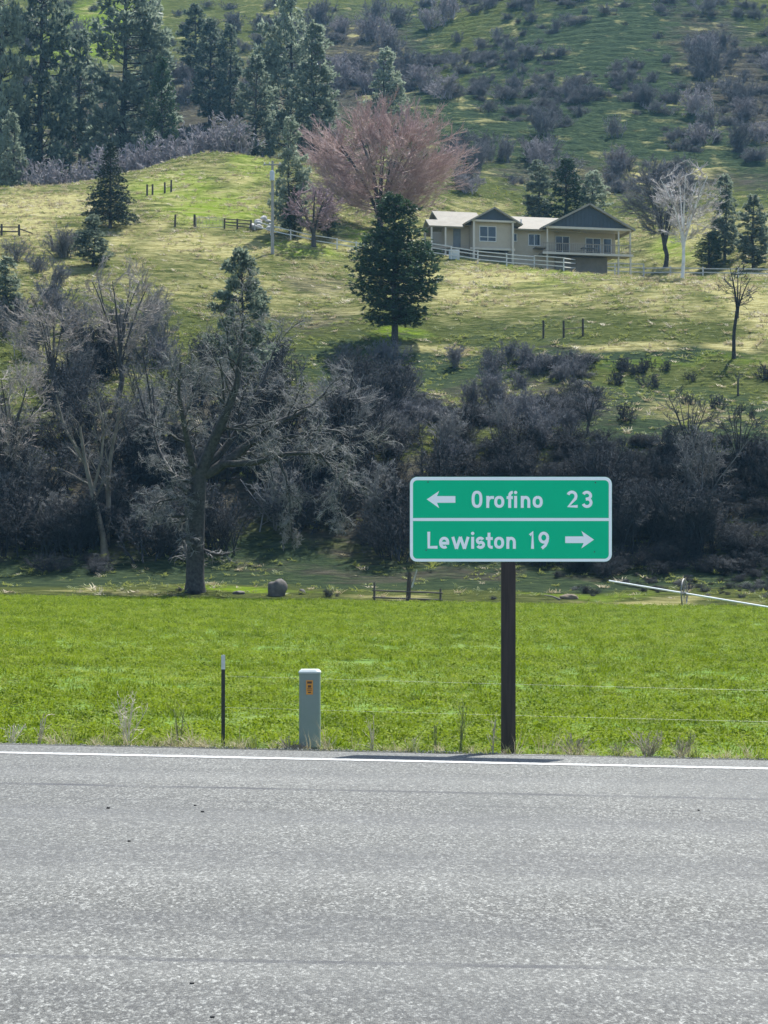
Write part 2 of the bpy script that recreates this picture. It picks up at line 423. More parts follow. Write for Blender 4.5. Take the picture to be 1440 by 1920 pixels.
t = NT('line_paint'); v = t.coord(); n = t.noise(v, 14, 8, .75)
c = t.ramp(n, [(.36, (.12, .12, .118)), (.5, (.36, .36, .35)), (.75, (.52, .52, .51))])
M_LINE = t.finish(t.bsdf(c, .6, bump=n, bstr=.3, bdist=.004))
lx = np.concatenate([np.arange(-120, -8, 4), np.arange(-8, 8.01, .1), np.arange(12, 121, 4)])
jl = .018*(fbm(lx/.15, lx*0, 71)-.47)*2; jh = .018*(fbm(lx/.15, lx*0, 73)-.47)*2
Vl = np.concatenate([np.stack([lx, 18.965+jl, -.021*lx+.004], -1), np.stack([lx, 19.165+jh, -.021*lx+.004], -1)])
n_ = len(lx); i = np.arange(n_-1)
me = np_mesh('edge_line', Vl, [np.stack([i, i+1, n_+i+1, n_+i], -1)], M_LINE)
tag(link('edge_line', me), 'white painted edge line along the far side of the road', None, None, 'structure')

# ------------------------------------------------------------------ GN scatter for grass (uncountable stuff)
def scatter(name, pts, rot, scl, var, clumps):
    me = bpy.data.meshes.new(name); me.vertices.add(len(pts)); me.vertices.foreach_set('co', np.asarray(pts, np.float32).ravel())
    a = me.attributes.new('rot', 'FLOAT_VECTOR', 'POINT'); a.data.foreach_set('vector', np.asarray(rot, np.float32).ravel())
    a = me.attributes.new('scl', 'FLOAT_VECTOR', 'POINT'); a.data.foreach_set('vector', np.asarray(scl, np.float32).ravel())
    a = me.attributes.new('var', 'INT', 'POINT'); a.data.foreach_set('value', np.asarray(var, np.int32))
    o = link(name, me)
    g = bpy.data.node_groups.new(name, 'GeometryNodeTree')
    g.interface.new_socket('Geometry', in_out='INPUT', socket_type='NodeSocketGeometry')
    g.interface.new_socket('Geometry', in_out='OUTPUT', socket_type='NodeSocketGeometry')
    gi = g.nodes.new('NodeGroupInput'); go = g.nodes.new('NodeGroupOutput'); jn = g.nodes.new('GeometryNodeJoinGeometry')
    def named(nm, typ):
        nd = g.nodes.new('GeometryNodeInputNamedAttribute'); nd.data_type = typ; nd.inputs['Name'].default_value = nm
        return nd.outputs[0]
    for k, cl in enumerate(clumps):
        ip = g.nodes.new('GeometryNodeInstanceOnPoints'); oi = g.nodes.new('GeometryNodeObjectInfo'); oi.inputs[0].default_value = cl
        cmp_ = g.nodes.new('FunctionNodeCompare'); cmp_.data_type = 'INT'; cmp_.operation = 'EQUAL'; cmp_.inputs[3].default_value = k
        g.links.new(named('var', 'INT'), cmp_.inputs[2])
        g.links.new(gi.outputs[0], ip.inputs['Points']); g.links.new(cmp_.outputs[0], ip.inputs['Selection'])
        g.links.new(oi.outputs['Geometry'], ip.inputs['Instance'])
        e2r = g.nodes.new('FunctionNodeEulerToRotation'); g.links.new(named('rot', 'FLOAT_VECTOR'), e2r.inputs[0])
        g.links.new(e2r.outputs[0], ip.inputs['Rotation']); g.links.new(named('scl', 'FLOAT_VECTOR'), ip.inputs['Scale'])
        g.links.new(ip.outputs[0], jn.inputs[0])
    g.links.new(jn.outputs[0], go.inputs[0])
    md = o.modifiers.new('scatter', 'NODES'); md.node_group = g
    return o

def blade_clump(name, m, n, spread, hmin, hmax, w, lean, seed, bend=.5):
    r = np.random.default_rng(seed)
    a = r.uniform(0, 2*np.pi, n); d = spread*np.sqrt(r.uniform(0, 1, n))
    b = np.stack([d*np.cos(a), d*np.sin(a), np.zeros(n)], -1)
    h = r.uniform(hmin, hmax, n); a2 = r.uniform(0, 2*np.pi, n); l = lean*r.uniform(.2, 1, n)
    dr = np.stack([np.cos(a2)*l, np.sin(a2)*l, np.ones(n)], -1)
    a3 = a2+np.pi/2+r.uniform(-.6, .6, n); sd = np.stack([np.cos(a3), np.sin(a3), np.zeros(n)], -1)*(w*r.uniform(.6, 1.3, n))[:, None]
    mid = b + dr*(h*.55)[:, None]; tip = b + dr*h[:, None]; tip[:, :2] += dr[:, :2]*(h*bend)[:, None]; tip[:, 2] -= h*bend*.3*l
    V = np.stack([b-sd*.5, b+sd*.5, mid+sd, mid-sd, tip], 1).reshape(-1, 3); i = np.arange(n)*5
    me = np_mesh(name, V, [np.stack([i, i+1, i+2, i+3], -1), np.stack([i+3, i+2, i+4], -1)], m)
    return bpy.data.objects.new(name, me)
def leaf_clump(name, m, n, rad, hgt, size, seed):
    """low leafy crop plant: broad leaflets on a dome"""
    r = np.random.default_rng(seed)
    a = r.uniform(0, 2*np.pi, n); d = rad*np.sqrt(r.uniform(0, 1, n)); z = hgt*(1-(d/rad)**2*.6)*r.uniform(.35, 1, n)
    c_ = np.stack([d*np.cos(a), d*np.sin(a), z], -1)
    nrm = np.stack([np.cos(a)*.4, np.sin(a)*.4, np.ones(n)*.9], -1) + r.normal(0, .4, (n, 3)); nrm /= np.linalg.norm(nrm, axis=1)[:, None]
    u = np.cross(nrm, r.normal(0, 1, (n, 3))); u /= np.linalg.norm(u, axis=1)[:, None]; v = np.cross(nrm, u)
    s = (size*r.uniform(.6, 1.3, n))[:, None]
    V = np.stack([c_-u*s, c_+v*s*.55-u*s*.1, c_+u*s, c_-v*s*.55-u*s*.1], 1).reshape(-1, 3); i = np.arange(n)*4
    me = np_mesh(name, V, [np.stack([i, i+1, i+2, i+3], -1)], m)
    return bpy.data.objects.new(name, me)

M_CROP = leafy('crop_leaf', (.078, .124, .005), (.218, .280, .018), .42, None, .9, spec=.08, stretch=(.22, 1, 1))
M_CROP2 = leafy('crop_leaf_pale', (.15, .19, .025), (.28, .32, .05), .42, None, .9, spec=.08, stretch=(.22, 1, 1))
M_STRAW = leafy('straw', (.28, .23, .13), (.5, .43, .29), .25, None, 2.0)
M_PASTURE = leafy('pasture_blade', (.09, .13, .03), (.19, .22, .07), .35, (.24, .27, .07), .3)
clA = leaf_clump('crop_a', M_CROP, 70, .17, .085, .017, 1); clB = leaf_clump('crop_b', M_CROP, 60, .15, .11, .019, 2)
clC = leaf_clump('crop_c', M_CROP2, 56, .16, .09, .017, 3); clD = blade_clump('crop_d', M_CROP, 22, .10, .07, .15, .005, .6, 4)
def sample_field():
    pts = []
    for y0, y1, dens in ((20.45, 26, 44), (26, 34, 34), (34, 48, 22), (48, 70, 14), (70, 95, 10), (95, 118.2, 8)):
        w = .245*y1+1.5
        n = int((y1-y0)*2*w*dens); x = RNG.uniform(-w, w, n); y = RNG.uniform(y0, y1, n)
        pts.append(np.stack([x, y], -1))
    q = np.concatenate(pts)
    dn = fbm(q[:, 0]/2.6, q[:, 1]/1.1, 91)
    keep = RNG.uniform(0, 1, len(q)) < np.clip((dn-.25)*4.0, .25, 1)*np.clip((q[:, 1]-20.4)/.8, .3, 1)
    return q[keep]
q = sample_field(); n = len(q)
sc = RNG.uniform(.7, 1.35, n)*(1+np.clip((q[:, 1]-35)/80, 0, 1)*.7)
rot = np.stack([RNG.normal(0, .12, n), RNG.normal(0, .12, n), RNG.uniform(0, 6.28, n)], -1)
pz = field_z(q[:, 0], q[:, 1])-.02
pale = vnoise(q[:, 0]/7, q[:, 1]/12, 95)
var = np.where(RNG.uniform(0, 1, n) < .10+.45*np.clip(pale-.55, 0, 1), 2, RNG.integers(0, 2, n)); var = np.where(RNG.uniform(0, 1, n) < .12, 3, var)
o = scatter('field_crop', np.stack([q[:, 0], q[:, 1], pz], -1), rot, np.stack([sc, sc, sc*RNG.uniform(.7, 1.2, n)], -1), var, [clA, clB, clC, clD])
tag(o, 'low leafy bright green crop covering the flat field', 'crop', None, 'stuff')

# dead grass along the pavement edge
dgA = blade_clump('dead_a', M_STRAW, 26, .07, .06, .20, .0035, 1.3, 5, .7); dgB = blade_clump('dead_b', M_STRAW, 16, .05, .15, .42, .003, .6, 6, .4)
dgC = blade_clump('green_c', M_PASTURE, 22, .06, .07, .24, .005, .8, 7)
n = 1000; x = RNG.uniform(-7.5, 7.5, n); y = 20.27+np.abs(RNG.normal(0, .28, n)); k = vnoise(x/.8, x*0, 5)+RNG.uniform(-.3, .3, n) > .38
x, y = x[k], y[k]; n = len(x); s_ = RNG.uniform(.25, .8, n)
v_ = RNG.choice([0, 0, 2, 1, 2, 2], n)
o = scatter('verge_grass', np.stack([x, y, field_z(x, y)], -1), np.stack([RNG.normal(0, .2, n), RNG.normal(0, .2, n), RNG.uniform(0, 6.28, n)], -1), np.stack([s_, s_, s_], -1), v_, [dgA, dgB, dgC])
tag(o, 'dead straw and short grass along the pavement edge', 'dry grass', None, 'stuff')

M_GRAV = plain('gravel', (.34, .32, .29), (.16, .15, .14), 30, .9)
def stone_obj(seed):
    r = np.random.default_rng(seed); v = r.normal(0, 1, (14, 3)); v /= np.linalg.norm(v, axis=1)[:, None]; v *= np.array([1, .8, .55])
    import bmesh
    bm = bmesh.new(); [bm.verts.new(p) for p in v]; bmesh.ops.convex_hull(bm, input=bm.verts); me = bpy.data.meshes.new('gravel_stone'); bm.to_mesh(me); bm.free(); me.materials.append(M_GRAV)
    return bpy.data.objects.new('gravel_stone', me)
n = 5200; x = RNG.uniform(-7.5, 7.5, n); y = edge_y(x)+.06+np.abs(RNG.normal(0, .12, n)); k = RNG.uniform(0, 1, n) < .15
y = np.where(k, edge_y(x)-np.abs(RNG.normal(0, .10, n)), y); s_ = RNG.uniform(.004, .014, n)*np.where(k, .6, 1); z = np.where(k, -.021*x+.002, np.maximum(field_z(x, y), -.021*x-.10)+.004)
o = scatter('verge_gravel', np.stack([x, y, z], -1), RNG.uniform(0, 6.28, (n, 3)), np.stack([s_, s_, s_], -1), RNG.integers(0, 3, n), [stone_obj(i) for i in range(3)])
tag(o, 'loose gravel along the crumbled pavement edge', 'gravel', None, 'stuff')

# rough tufts on the hill pasture and the bank below it
tfA = blade_clump('tuft_green', M_PASTURE, 22, .28, .16, .42, .03, .9, 11); tfB = blade_clump('tuft_dry', M_STRAW, 22, .30, .15, .45, .028, 1.1, 12)
def sample_hill(n):
    Y = 118.6 + (RNG.uniform(0, 1, n)**.9)*175; X = RNG.uniform(-1, 1, n)*(.2*Y+4)
    return X, Y
X, Y = sample_hill(42000); Vh = np.stack([X, Y, X*0], -1)
dr = dry_fn(Vh); sb = scrub_fn(Vh); nn = fbm(X/3, Y/3, 15)
k = RNG.uniform(0, 1, len(X)) < np.clip((nn-.28)*3, .1, 1)*(1-.5*sb)*np.where(Y < 132, .35, 1)
X, Y, dr = X[k], Y[k], dr[k]; n = len(X); s_ = RNG.uniform(.35, 1.0, n)
v_ = (RNG.uniform(0, 1, n) < .10+.75*dr).astype(int)
o = scatter('pasture_grass', np.stack([X, Y, height(X, Y)-.03], -1), np.stack([RNG.normal(0, .25, n), RNG.normal(0, .25, n), RNG.uniform(0, 6.28, n)], -1), np.stack([s_*1.5, s_, s_*.55], -1), v_, [tfA, tfB])
tag(o, 'rough green and straw coloured tufts of pasture grass on the hill', 'grass', None, 'stuff')

# ------------------------------------------------------------------ branching trees
def tubes(P_, R_, sides):
    """P_ (n,k,3), R_ (n,k) -> verts, quads"""
    n, k, _ = P_.shape
    T = np.gradient(P_, axis=1); T /= np.maximum(np.linalg.norm(T, axis=2), 1e-9)[..., None]
    ref = np.where(np.abs(T[:, :1, 2:3]) > .8, np.array([[[1., .13, 0]]]), np.array([[[0, .07, 1.]]]))
    U = np.cross(T, np.broadcast_to(ref, T.shape)); U /= np.maximum(np.linalg.norm(U, axis=2), 1e-9)[..., None]; Wv = np.cross(T, U)
    a = np.arange(sides)*2*np.pi/sides
    V = P_[:, :, None] + R_[:, :, None, None]*(U[:, :, None]*np.cos(a)[None, None, :, None] + Wv[:, :, None]*np.sin(a)[None, None, :, None])
    i = np.arange(n*k*sides).reshape(n, k, sides); j = np.roll(i, -1, axis=2)
    Fq = np.stack([i[:, :-1], j[:, :-1], j[:, 1:], i[:, 1:]], -1).reshape(-1, 4)
    return V.reshape(-1, 3), Fq
def merge(parts):
    V = []; Fs = []; b = 0
    for v, f in parts:
        V.append(v); Fs.append(f+b); b += len(v)
    return np.concatenate(V), Fs
def resample(pts, k):
    pts = np.asarray(pts, float); d = np.r_[0, np.cumsum(np.linalg.norm(np.diff(pts, axis=0), axis=1))]
    s = np.linspace(0, d[-1], k); return np.stack([np.interp(s, d, pts[:, i]) for i in range(pts.shape[1])], -1)
def kids(P_, R_, m, t0, t1, ang, lr, rr, k, wander, trop, r, minr, env=None, absl=None):
    """children of every branch"""
    n, kk, _ = P_.shape; N = n*m
    par = np.repeat(np.arange(n), m)
    t = t0+(t1-t0)*((np.tile(np.arange(m), n)+r.uniform(0, 1, N))/m)
    f = t*(kk-1); i0 = np.minimum(f.astype(int), kk-2); fr = (f-i0)[:, None]
    pos = P_[par, i0]*(1-fr)+P_[par, i0+1]*fr; rad = R_[par, i0]*(1-fr[:, 0])+R_[par, i0+1]*fr[:, 0]
    T = P_[par, i0+1]-P_[par, i0]; T /= np.maximum(np.linalg.norm(T, axis=1), 1e-9)[:, None]
    L = np.linalg.norm(np.diff(P_, axis=1), axis=2).sum(1)[par]
    rnd_ = r.normal(0, 1, (N, 3)); perp = rnd_-T*(rnd_*T).sum(1)[:, None]; perp /= np.maximum(np.linalg.norm(perp, axis=1), 1e-9)[:, None]
    a = r.uniform(ang[0], ang[1], N)[:, None]
    d = T*np.cos(a)+perp*np.sin(a)
    ln = (L*lr if absl is None else np.full(N, absl))*r.uniform(.55, 1.2, N)*(1-.45*t)
    if env is not None:
        c_, ra = env
        tip = pos+d*ln[:, None]; qn = np.linalg.norm((tip-c_)/ra, axis=1)
        ln = np.where(qn > 1, ln*np.clip(1.7-qn, .18, 1), ln)
    st = (ln/(k-1))[:, None]; pts = [pos]; dd = d
    for s in range(k-1):
        dd = dd+r.normal(0, wander, (N, 3))+np.asarray(trop)[None]; dd = dd/np.linalg.norm(dd, axis=1)[:, None]
        pts.append(pts[-1]+dd*st)
    Pn = np.stack(pts, 1)
    r0 = np.maximum(rad*rr*r.uniform(.7, 1, N), minr)
    Rn = r0[:, None]*np.linspace(1, .35, k)[None]; Rn = np.maximum(Rn, minr*.6)
    return Pn, Rn
def line_branches(lines, k=7):
    """lines: list of (points, r0, r1)"""
    Pn = np.stack([resample(p, k) for p, _, _ in lines]); Rn = np.stack([np.linspace(a, b, k) for _, a, b in lines]); return Pn, Rn

def bare_tree(name, label, cat_group, main, levels, bark_m, twig_m, seed, loc, minr=.012, env=None, scale=1.0, trunk_to=1):
    """main: list of (points, r0, r1) in local metres; levels: list of dicts for kids()"""
    r = np.random.default_rng(seed)
    th = empty(name, loc)
    tag(th, label, 'tree', cat_group)
    lv = [line_branches(main, 9)]
    for i, s in enumerate(levels):
        src = lv[-1]
        mr = max(minr, s.get('minr', minr))
        lv.append(kids(src[0], src[1], s['m'], s.get('t0', .25), s.get('t1', 1.0), s.get('ang', (.4, .9)), s['lr'], s.get('rr', .6), s.get('k', 4), s.get('w', .12), s.get('trop', (0, 0, .05)), r, mr, env))
    # flare at the foot of the trunk
    P0, R0 = lv[0]
    low = P0[:, :, 2] < .25; R0 = np.where(low, R0*1.25, R0)
    wood = [tubes(P0, R0, 9)]+[tubes(*lv[i], 6) for i in range(1, min(1+trunk_to, len(lv)))]
    V, Fs = merge(wood); link('trunk', np_mesh('trunk', V, Fs, bark_m, True), th)
    tw = [tubes(*l, 4 if i < len(lv)-2 else 3) for i, l in enumerate(lv) if i > trunk_to]
    if tw:
        V, Fs = merge(tw); link('crown', np_mesh('crown', V, Fs, twig_m, False), th)
    return th

M_BARK = bark('bark_grey', (.02, .019, .018), (.078, .072, .066), 6.0)
M_TWIG = bark('twig_grey', (.06, .063, .066), (.235, .23, .222), 1.5)
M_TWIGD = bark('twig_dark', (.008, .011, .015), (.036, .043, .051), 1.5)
M_TWIGP = bark('twig_purple', (.075, .078, .088), (.185, .182, .192), .7)
M_TWIGR = bark('twig_red', (.36, .25, .23), (.58, .44, .41), .7)
M_PLUM = bark('twig_plum', (.20, .135, .145), (.37, .27, .28), .9)
M_TWIGM = bark('twig_mauve', (.17, .155, .165), (.36, .33, .34), .7)
M_TWIGW = bark('twig_warm', (.17, .15, .135), (.42, .37, .33), 1.2)
M_BIRCH = bark('bark_white', (.42, .41, .39), (.72, .71, .69), 2.0)
M_BTWIG = bark('twig_white', (.30, .27, .26), (.55, .51, .49), 1.5)
M_PALE = bark('bark_pale', (.09, .078, .062), (.21, .185, .145), 2.0)

def px_line(pts, Y, org, dy=None):
    """photograph pixels at depth Y -> points relative to org"""
    o_ = []
    for i, (a, b) in enumerate(pts):
        v = P(a, b, Y+(dy[i] if dy else 0))-org; o_.append((v.x, v.y, v.z))
    return o_

# big cottonwood at the field's far edge
Yc = 121.5; org = Vector(((366-CX)/F*Yc, Yc, 0)); org.z = gz(org.x, org.y)-.05
L = lambda pts, dy=None: px_line(pts, Yc, org, dy)
base = [(0, 0, -.2), (0, 0, .4)]
main = [
    ([(0, 0, -.2)]+L([(366, 1085), (366, 1040), (368, 985), (371, 930), (374, 880)]), .54, .42),
    (L([(372, 905), (392, 845), (420, 785), (444, 725), (452, 660), (455, 600)], [0, 0, -.5, -.8, -1, -1]), .40, .06),
    (L([(374, 895), (418, 872), (468, 832), (520, 792), (570, 772), (612, 735)], [0, .3, .6, .8, 1.5, 2]), .34, .06),
    (L([(378, 890), (430, 830), (470, 770), (500, 700), (512, 660)], [0, 1, 2, 3, 4]), .24, .05),
    (L([(368, 900), (350, 820), (335, 740), (338, 680)], [0, -1, -2, -2.5]), .24, .05),
    (L([(368, 930), (330, 900), (300, 850), (285, 800)], [0, 1, 2.5, 3]), .17, .04),
    (L([(420, 870), (480, 868), (540, 850), (600, 850), (650, 880)], [0, -1, -2, -3, -3]), .2, .04),
    (L([(468, 832), (540, 820), (600, 805), (650, 810), (668, 850)], [.6, 0, -1, -1, -1]), .16, .03),
    (L([(371, 930), (330, 935), (295, 940), (280, 960)], [0, -1.5, -2.5, -3]), .11, .03),
    (L([(520, 860), (540, 900), (545, 960), (548, 1010)], [-2, -2.4, -2.5, -2.5]), .10, .03),
    (L([(600, 850), (630, 890), (640, 950), (645, 985)], [-3, -3.2, -3.4, -3.4]), .08, .025),
]
bare_tree('cottonwood_tree', 'huge bare gnarled tree with thick trunk at the far edge of the green field', None, main,
          [dict(m=13, lr=.5, ang=(.5, 1.2), k=6, w=.24, trop=(0, 0, -.02), rr=.4, t0=.2, minr=.028),
           dict(m=10, lr=.55, ang=(.4, 1.2), k=5, w=.28, trop=(0, 0, -.03), rr=.5, t0=.15, minr=.018),
           dict(m=9, lr=.6, ang=(.4, 1.2), k=4, w=.3, trop=(0, 0, -.04), rr=.6, t0=.1, minr=.012)],
          M_BARK, M_TWIG, 101, org)

def bez(a, c, b, k):
    t_ = np.linspace(0, 1, k)[:, None]; return (1-t_)**2*np.asarray(a)+2*t_*(1-t_)*np.asarray(c)+t_**2*np.asarray(b)
def generic_bare(name, label, base_px, top_py, half_px, bark_m, twig_m, seed, group=None, limbs=6, fork=.25, lean=0.0, r0=None, trop=(0, 0, .06), dens=(9, 9, 7), minr=.02, low=None, w=.14, angs=(.3, .8), wig=.05):
    """limbs rise from the fork and spread to points all over an egg-shaped crown, twigs fill it"""
    b = hit(*base_px); m_ = b.y/F
    H = (base_px[1]-top_py)*m_; RX = half_px*m_; RY = min(RX*1.1, max(RX*.9, H*.3))
    r = np.random.default_rng(seed); r0 = r0 or H*.022
    org = Vector((b.x, b.y, b.z-.1)); fz = H*fork; lo = H*(low if low is not None else fork*1.05)
    c_ = np.array([lean*H*.6, 0, (H+lo)/2]); ra = np.array([RX, RY, (H-lo)/2])
    main = [([(0, 0, -.1), (lean*fz*.35+r.normal(0, .02)*H*wig*10, 0, fz*.5), (lean*fz, 0, fz*1.1)], r0, r0*.7)]
    prim = []
    for i in range(limbs):
        az = 2*math.pi*(i+r.uniform(-.3, .3))/limbs; q = r.uniform(.25, .62); h = r.uniform(.15, .75)
        tgt = c_+ra*np.array([math.cos(az)*q, math.sin(az)*q, h-.1])
        st = np.array([lean*fz*.9, 0, fz*r.uniform(.7, 1.05)])
        prim.append(bez(st, st+(tgt-st)*np.array([.35, .35, .6])+r.normal(0, wig*.6, 3)*H*.4, tgt, 8))
        main.append((prim[-1], r0*.5, r0*.14))
    samp = np.concatenate(prim); n2 = limbs*dens[0]; sec = []
    for i in range(n2):
        v = r.normal(0, 1, 3); v /= np.linalg.norm(v); v *= r.uniform(.55, .93)
        tgt = c_+ra*v
        d = np.linalg.norm(samp-tgt, axis=1)+np.where(samp[:, 2] > tgt[2]-.02*H, H*.5, 0)
        j = np.argsort(d)[r.integers(0, 4)]; st = samp[j]
        sec.append((bez(st, (st+tgt)/2+np.array([0, 0, 1.0])*trop[2]*H*.6*np.sign(tgt[2]-st[2])*-1+r.normal(0, wig, 3)*H*.35, tgt, 6), r0*.13, minr))
    S2 = line_branches(sec, 6); lvl0 = line_branches(main, 9)
    env = (c_, ra*1.04)
    k1 = kids(S2[0], S2[1], dens[1], .15, 1, angs, .5, .6, 4, w, trop, r, minr, env)
    k2 = kids(k1[0], k1[1], dens[2], .1, 1, angs, .62, .65, 4, w, trop, r, minr*.8, env)
    th = empty(name, org); tag(th, label, 'tree', group)
    P0, R0 = lvl0; R0 = np.where(P0[:, :, 2] < .25, R0*1.25, R0)
    V, Fs = merge([tubes(P0, R0, 8)]); link('trunk', np_mesh('trunk', V, Fs, bark_m, True), th)
    V, Fs = merge([tubes(*S2, 4), tubes(*k1, 3), tubes(*k2, 3)]); link('crown', np_mesh('crown', V, Fs, twig_m), th)
    return th

generic_bare('round_bare_tree', 'large round crowned bare tree with pinkish red twigs left of the house', (712, 434), 170, 182, M_BARK, M_TWIGR, 11, limbs=12, lean=.03, fork=.10, low=.06, trop=(0, 0, .10), dens=(20, 11, 9), minr=.027, r0=.42, w=.13, angs=(.25, .75), wig=.045)
generic_bare('plum_tree', 'small bare tree with purple red twigs beside the white curved fence', (588, 462), 336, 64, M_BARK, M_PLUM, 12, limbs=8, fork=.18, low=.2, trop=(0, 0, .02), dens=(9, 9, 7), minr=.03, r0=.28)
generic_bare('bare_tree', 'tall grey bare tree leaning left just right of the house', (1248, 500), 280, 92, M_BARK, M_TWIGP, 13, limbs=9, fork=.2, low=.25, lean=-.08, dens=(12, 10, 8), minr=.028, r0=.3)
generic_bare('birch_tree', 'slender white barked bare tree in front of the right hand rail fence', (1279, 524), 292, 82, M_BIRCH, M_BTWIG, 14, limbs=7, fork=.3, low=.25, lean=.04, dens=(9, 8, 7), minr=.028, r0=.2)
generic_bare('sapling_tree', 'small dark bare tree on the right edge of the pasture', (1376, 672), 478, 46, M_BARK, M_TWIGD, 15, limbs=5, fork=.5, low=.48, lean=.08, dens=(5, 5, 4), minr=.02, r0=.17, w=.2)
generic_bare('bare_tree', 'thin bare stem among low scrub below the right hand sapling', (1384, 742), 692, 10, M_BARK, M_TWIGD, 16, limbs=2, fork=.6, dens=(4, 3, 3), minr=.02, r0=.09)
generic_bare('bare_tree', 'pale dark-limbed bare tree standing out against the yellow pasture at left', (222, 745), 466, 100, M_BARK, M_TWIGW, 17, limbs=7, fork=.24, low=.3, lean=.06, dens=(9, 8, 7), minr=.018, r0=.22, w=.18, wig=.09)
generic_bare('bare_tree', 'leaning bare tree in the left thicket with a bent dark trunk', (112, 780), 520, 100, M_BARK, M_TWIGW, 18, limbs=6, fork=.3, low=.35, lean=-.18, dens=(9, 8, 7), minr=.017, r0=.18, w=.2, wig=.09)
generic_bare('bare_tree', 'wide bare tree with pale twigs left of the huge gnarled tree', (292, 900), 625, 120, M_BARK, M_TWIG, 19, limbs=7, fork=.25, low=.25, dens=(10, 9, 7), minr=.015, r0=.2, w=.2, wig=.09)
b = hit(196, 1036)
main = [(px_line([(196, 1040), (194, 1010), (186, 975), (174, 925), (160, 870), (150, 800)], b.y, b), .22, .08),
        (px_line([(199, 1040), (201, 1000), (204, 950), (202, 900), (210, 840), (225, 770)], b.y+.8, b), .2, .08),
        (px_line([(174, 925), (190, 860), (195, 800), (180, 740)], b.y, b), .1, .04), (px_line([(160, 870), (120, 800), (105, 740)], b.y, b), .1, .04)]
bare_tree('bare_tree', 'twin stemmed bare tree with pale trunks in the dark thicket at left', None, main,
          [dict(m=9, lr=.42, ang=(.4, .9), k=5, w=.2, t0=.35, rr=.45, minr=.025), dict(m=9, lr=.5, k=4, w=.22, t0=.2, minr=.016), dict(m=8, lr=.55, k=4, w=.25, t0=.1, minr=.012)], M_PALE, M_TWIG, 120, b)
generic_bare('bare_tree', 'tall bare tree at the left edge of the thicket', (20, 960), 650, 110, M_BARK, M_TWIGW, 21, limbs=7, fork=.3, low=.3, dens=(9, 9, 7), minr=.015, r0=.2, w=.2, wig=.08)
generic_bare('bare_tree', 'small forked bare tree on the grassy slope above the road sign', (1104, 812), 706, 50, M_BARK, M_TWIGD, 22, limbs=6, fork=.2, low=.15, dens=(7, 7, 5), minr=.015, r0=.12, w=.18, wig=.08)
generic_bare('bare_tree', 'spreading many stemmed bare tree on the lower slope at right', (1292, 862), 715, 78, M_BARK, M_TWIGD, 23, limbs=10, fork=.06, low=.05, dens=(6, 7, 5), minr=.014, r0=.13, w=.14)
generic_bare('bare_tree', 'upright many stemmed bare tree at the right edge of the lower slope', (1385, 880), 740, 66, M_BARK, M_TWIGD, 24, limbs=9, fork=.06, low=.05, dens=(6, 7, 5), minr=.014, r0=.13, w=.14)
generic_bare('bare_tree', 'grey bare tree in the thicket right of the huge gnarled tree', (640, 880), 655, 90, M_BARK, M_TWIG, 25, limbs=7, fork=.2, low=.2, dens=(8, 8, 6), minr=.015, r0=.15, w=.2, wig=.08)

# shrubs: shared meshes, each a thing of its own
def shrub_mesh(name, H, Rr, m, seed, stems=14, d=(7, 7, 5), minr=.016, up=.05):
    r = np.random.default_rng(seed); main = []
    for i in range(stems):
        az = r.uniform(0, 6.28); tl = r.uniform(.05, .85); ln = H*r.uniform(.55, .95); st = (r.normal(0, Rr*.2), r.normal(0, Rr*.2), -.3)
        p = [st]
        for s in (.33, .66, 1):
            p.append((st[0]+math.cos(az)*math.sin(tl)*ln*s+r.normal(0, .1)*H*.2, st[1]+math.sin(az)*math.sin(tl)*ln*s+r.normal(0, .1)*H*.2, ln*math.cos(tl*.8)*s**.9))
        main.append((p, H*.014, H*.004))
    env = (np.array([0, 0, H*.45]), np.array([Rr, Rr, H*.58]))
    lv = [line_branches(main, 6)]
    for m_, lr, k, w in ((d[0], .5, 4, .2), (d[1], .55, 4, .25), (d[2], .6, 3, .25)):
        lv.append(kids(lv[-1][0], lv[-1][1], m_, .1, 1, (.35, 1.0), lr, .55, k, w, (0, 0, up), r, minr, env))
    V, Fs = merge([tubes(*l, 5 if i == 0 else 3) for i, l in enumerate(lv)])
    return np_mesh(name, V, Fs, m)
SH_GREY = [shrub_mesh('shrub', 4.2, 2.6, M_TWIG, 200+i) for i in range(2)]
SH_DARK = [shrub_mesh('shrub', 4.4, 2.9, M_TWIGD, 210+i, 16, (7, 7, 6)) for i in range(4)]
SH_PURP = [shrub_mesh('shrub', 4.0, 3.0, M_TWIGP, 220+i, 16, (7, 7, 5), .022, .09) for i in range(4)]
SH_MAUV = [shrub_mesh('shrub', 4.0, 3.0, M_TWIGM, 240+i, 16, (7, 7, 6), .024, .09) for i in range(3)]
SH_LOW = [shrub_mesh('shrub', 1.3, 1.5, M_TWIGD, 230+i, 12, (6, 6, 4), .014) for i in range(2)]
def shrub(meshes, pos, s, label, group, zs=1.0, cat='shrub', name='bare_shrub'):
    o = link(name, meshes[random.randrange(len(meshes))], None, (pos[0], pos[1], pos[2]-.05), (random.gauss(0, .06), random.gauss(0, .06), random.uniform(0, 6.28)), (s, s, s*zs))
    return tag(o, label, cat, group)
def shrub_zone(meshes, n, xr, yr, sr, label, group, zs=(.8, 1.2), seed=0, dens=None):
    rs = random.Random(seed); c_ = 0; tries = 0
    while c_ < n and tries < n*20:
        tries += 1
        px = rs.uniform(*xr); py = rs.uniform(*yr)
        if dens and rs.random() > dens(px, py): continue
        shrub(meshes, hit(px, py), rs.uniform(*sr), label, group, rs.uniform(*zs)); c_ += 1
shrub_zone(SH_DARK+SH_GREY[:1], 50, (-60, 1500), (930, 1052), (.7, 1.05), 'dark bare shrub in the dense thicket directly behind the field', 'dark shrubs of the lower thicket', seed=1)
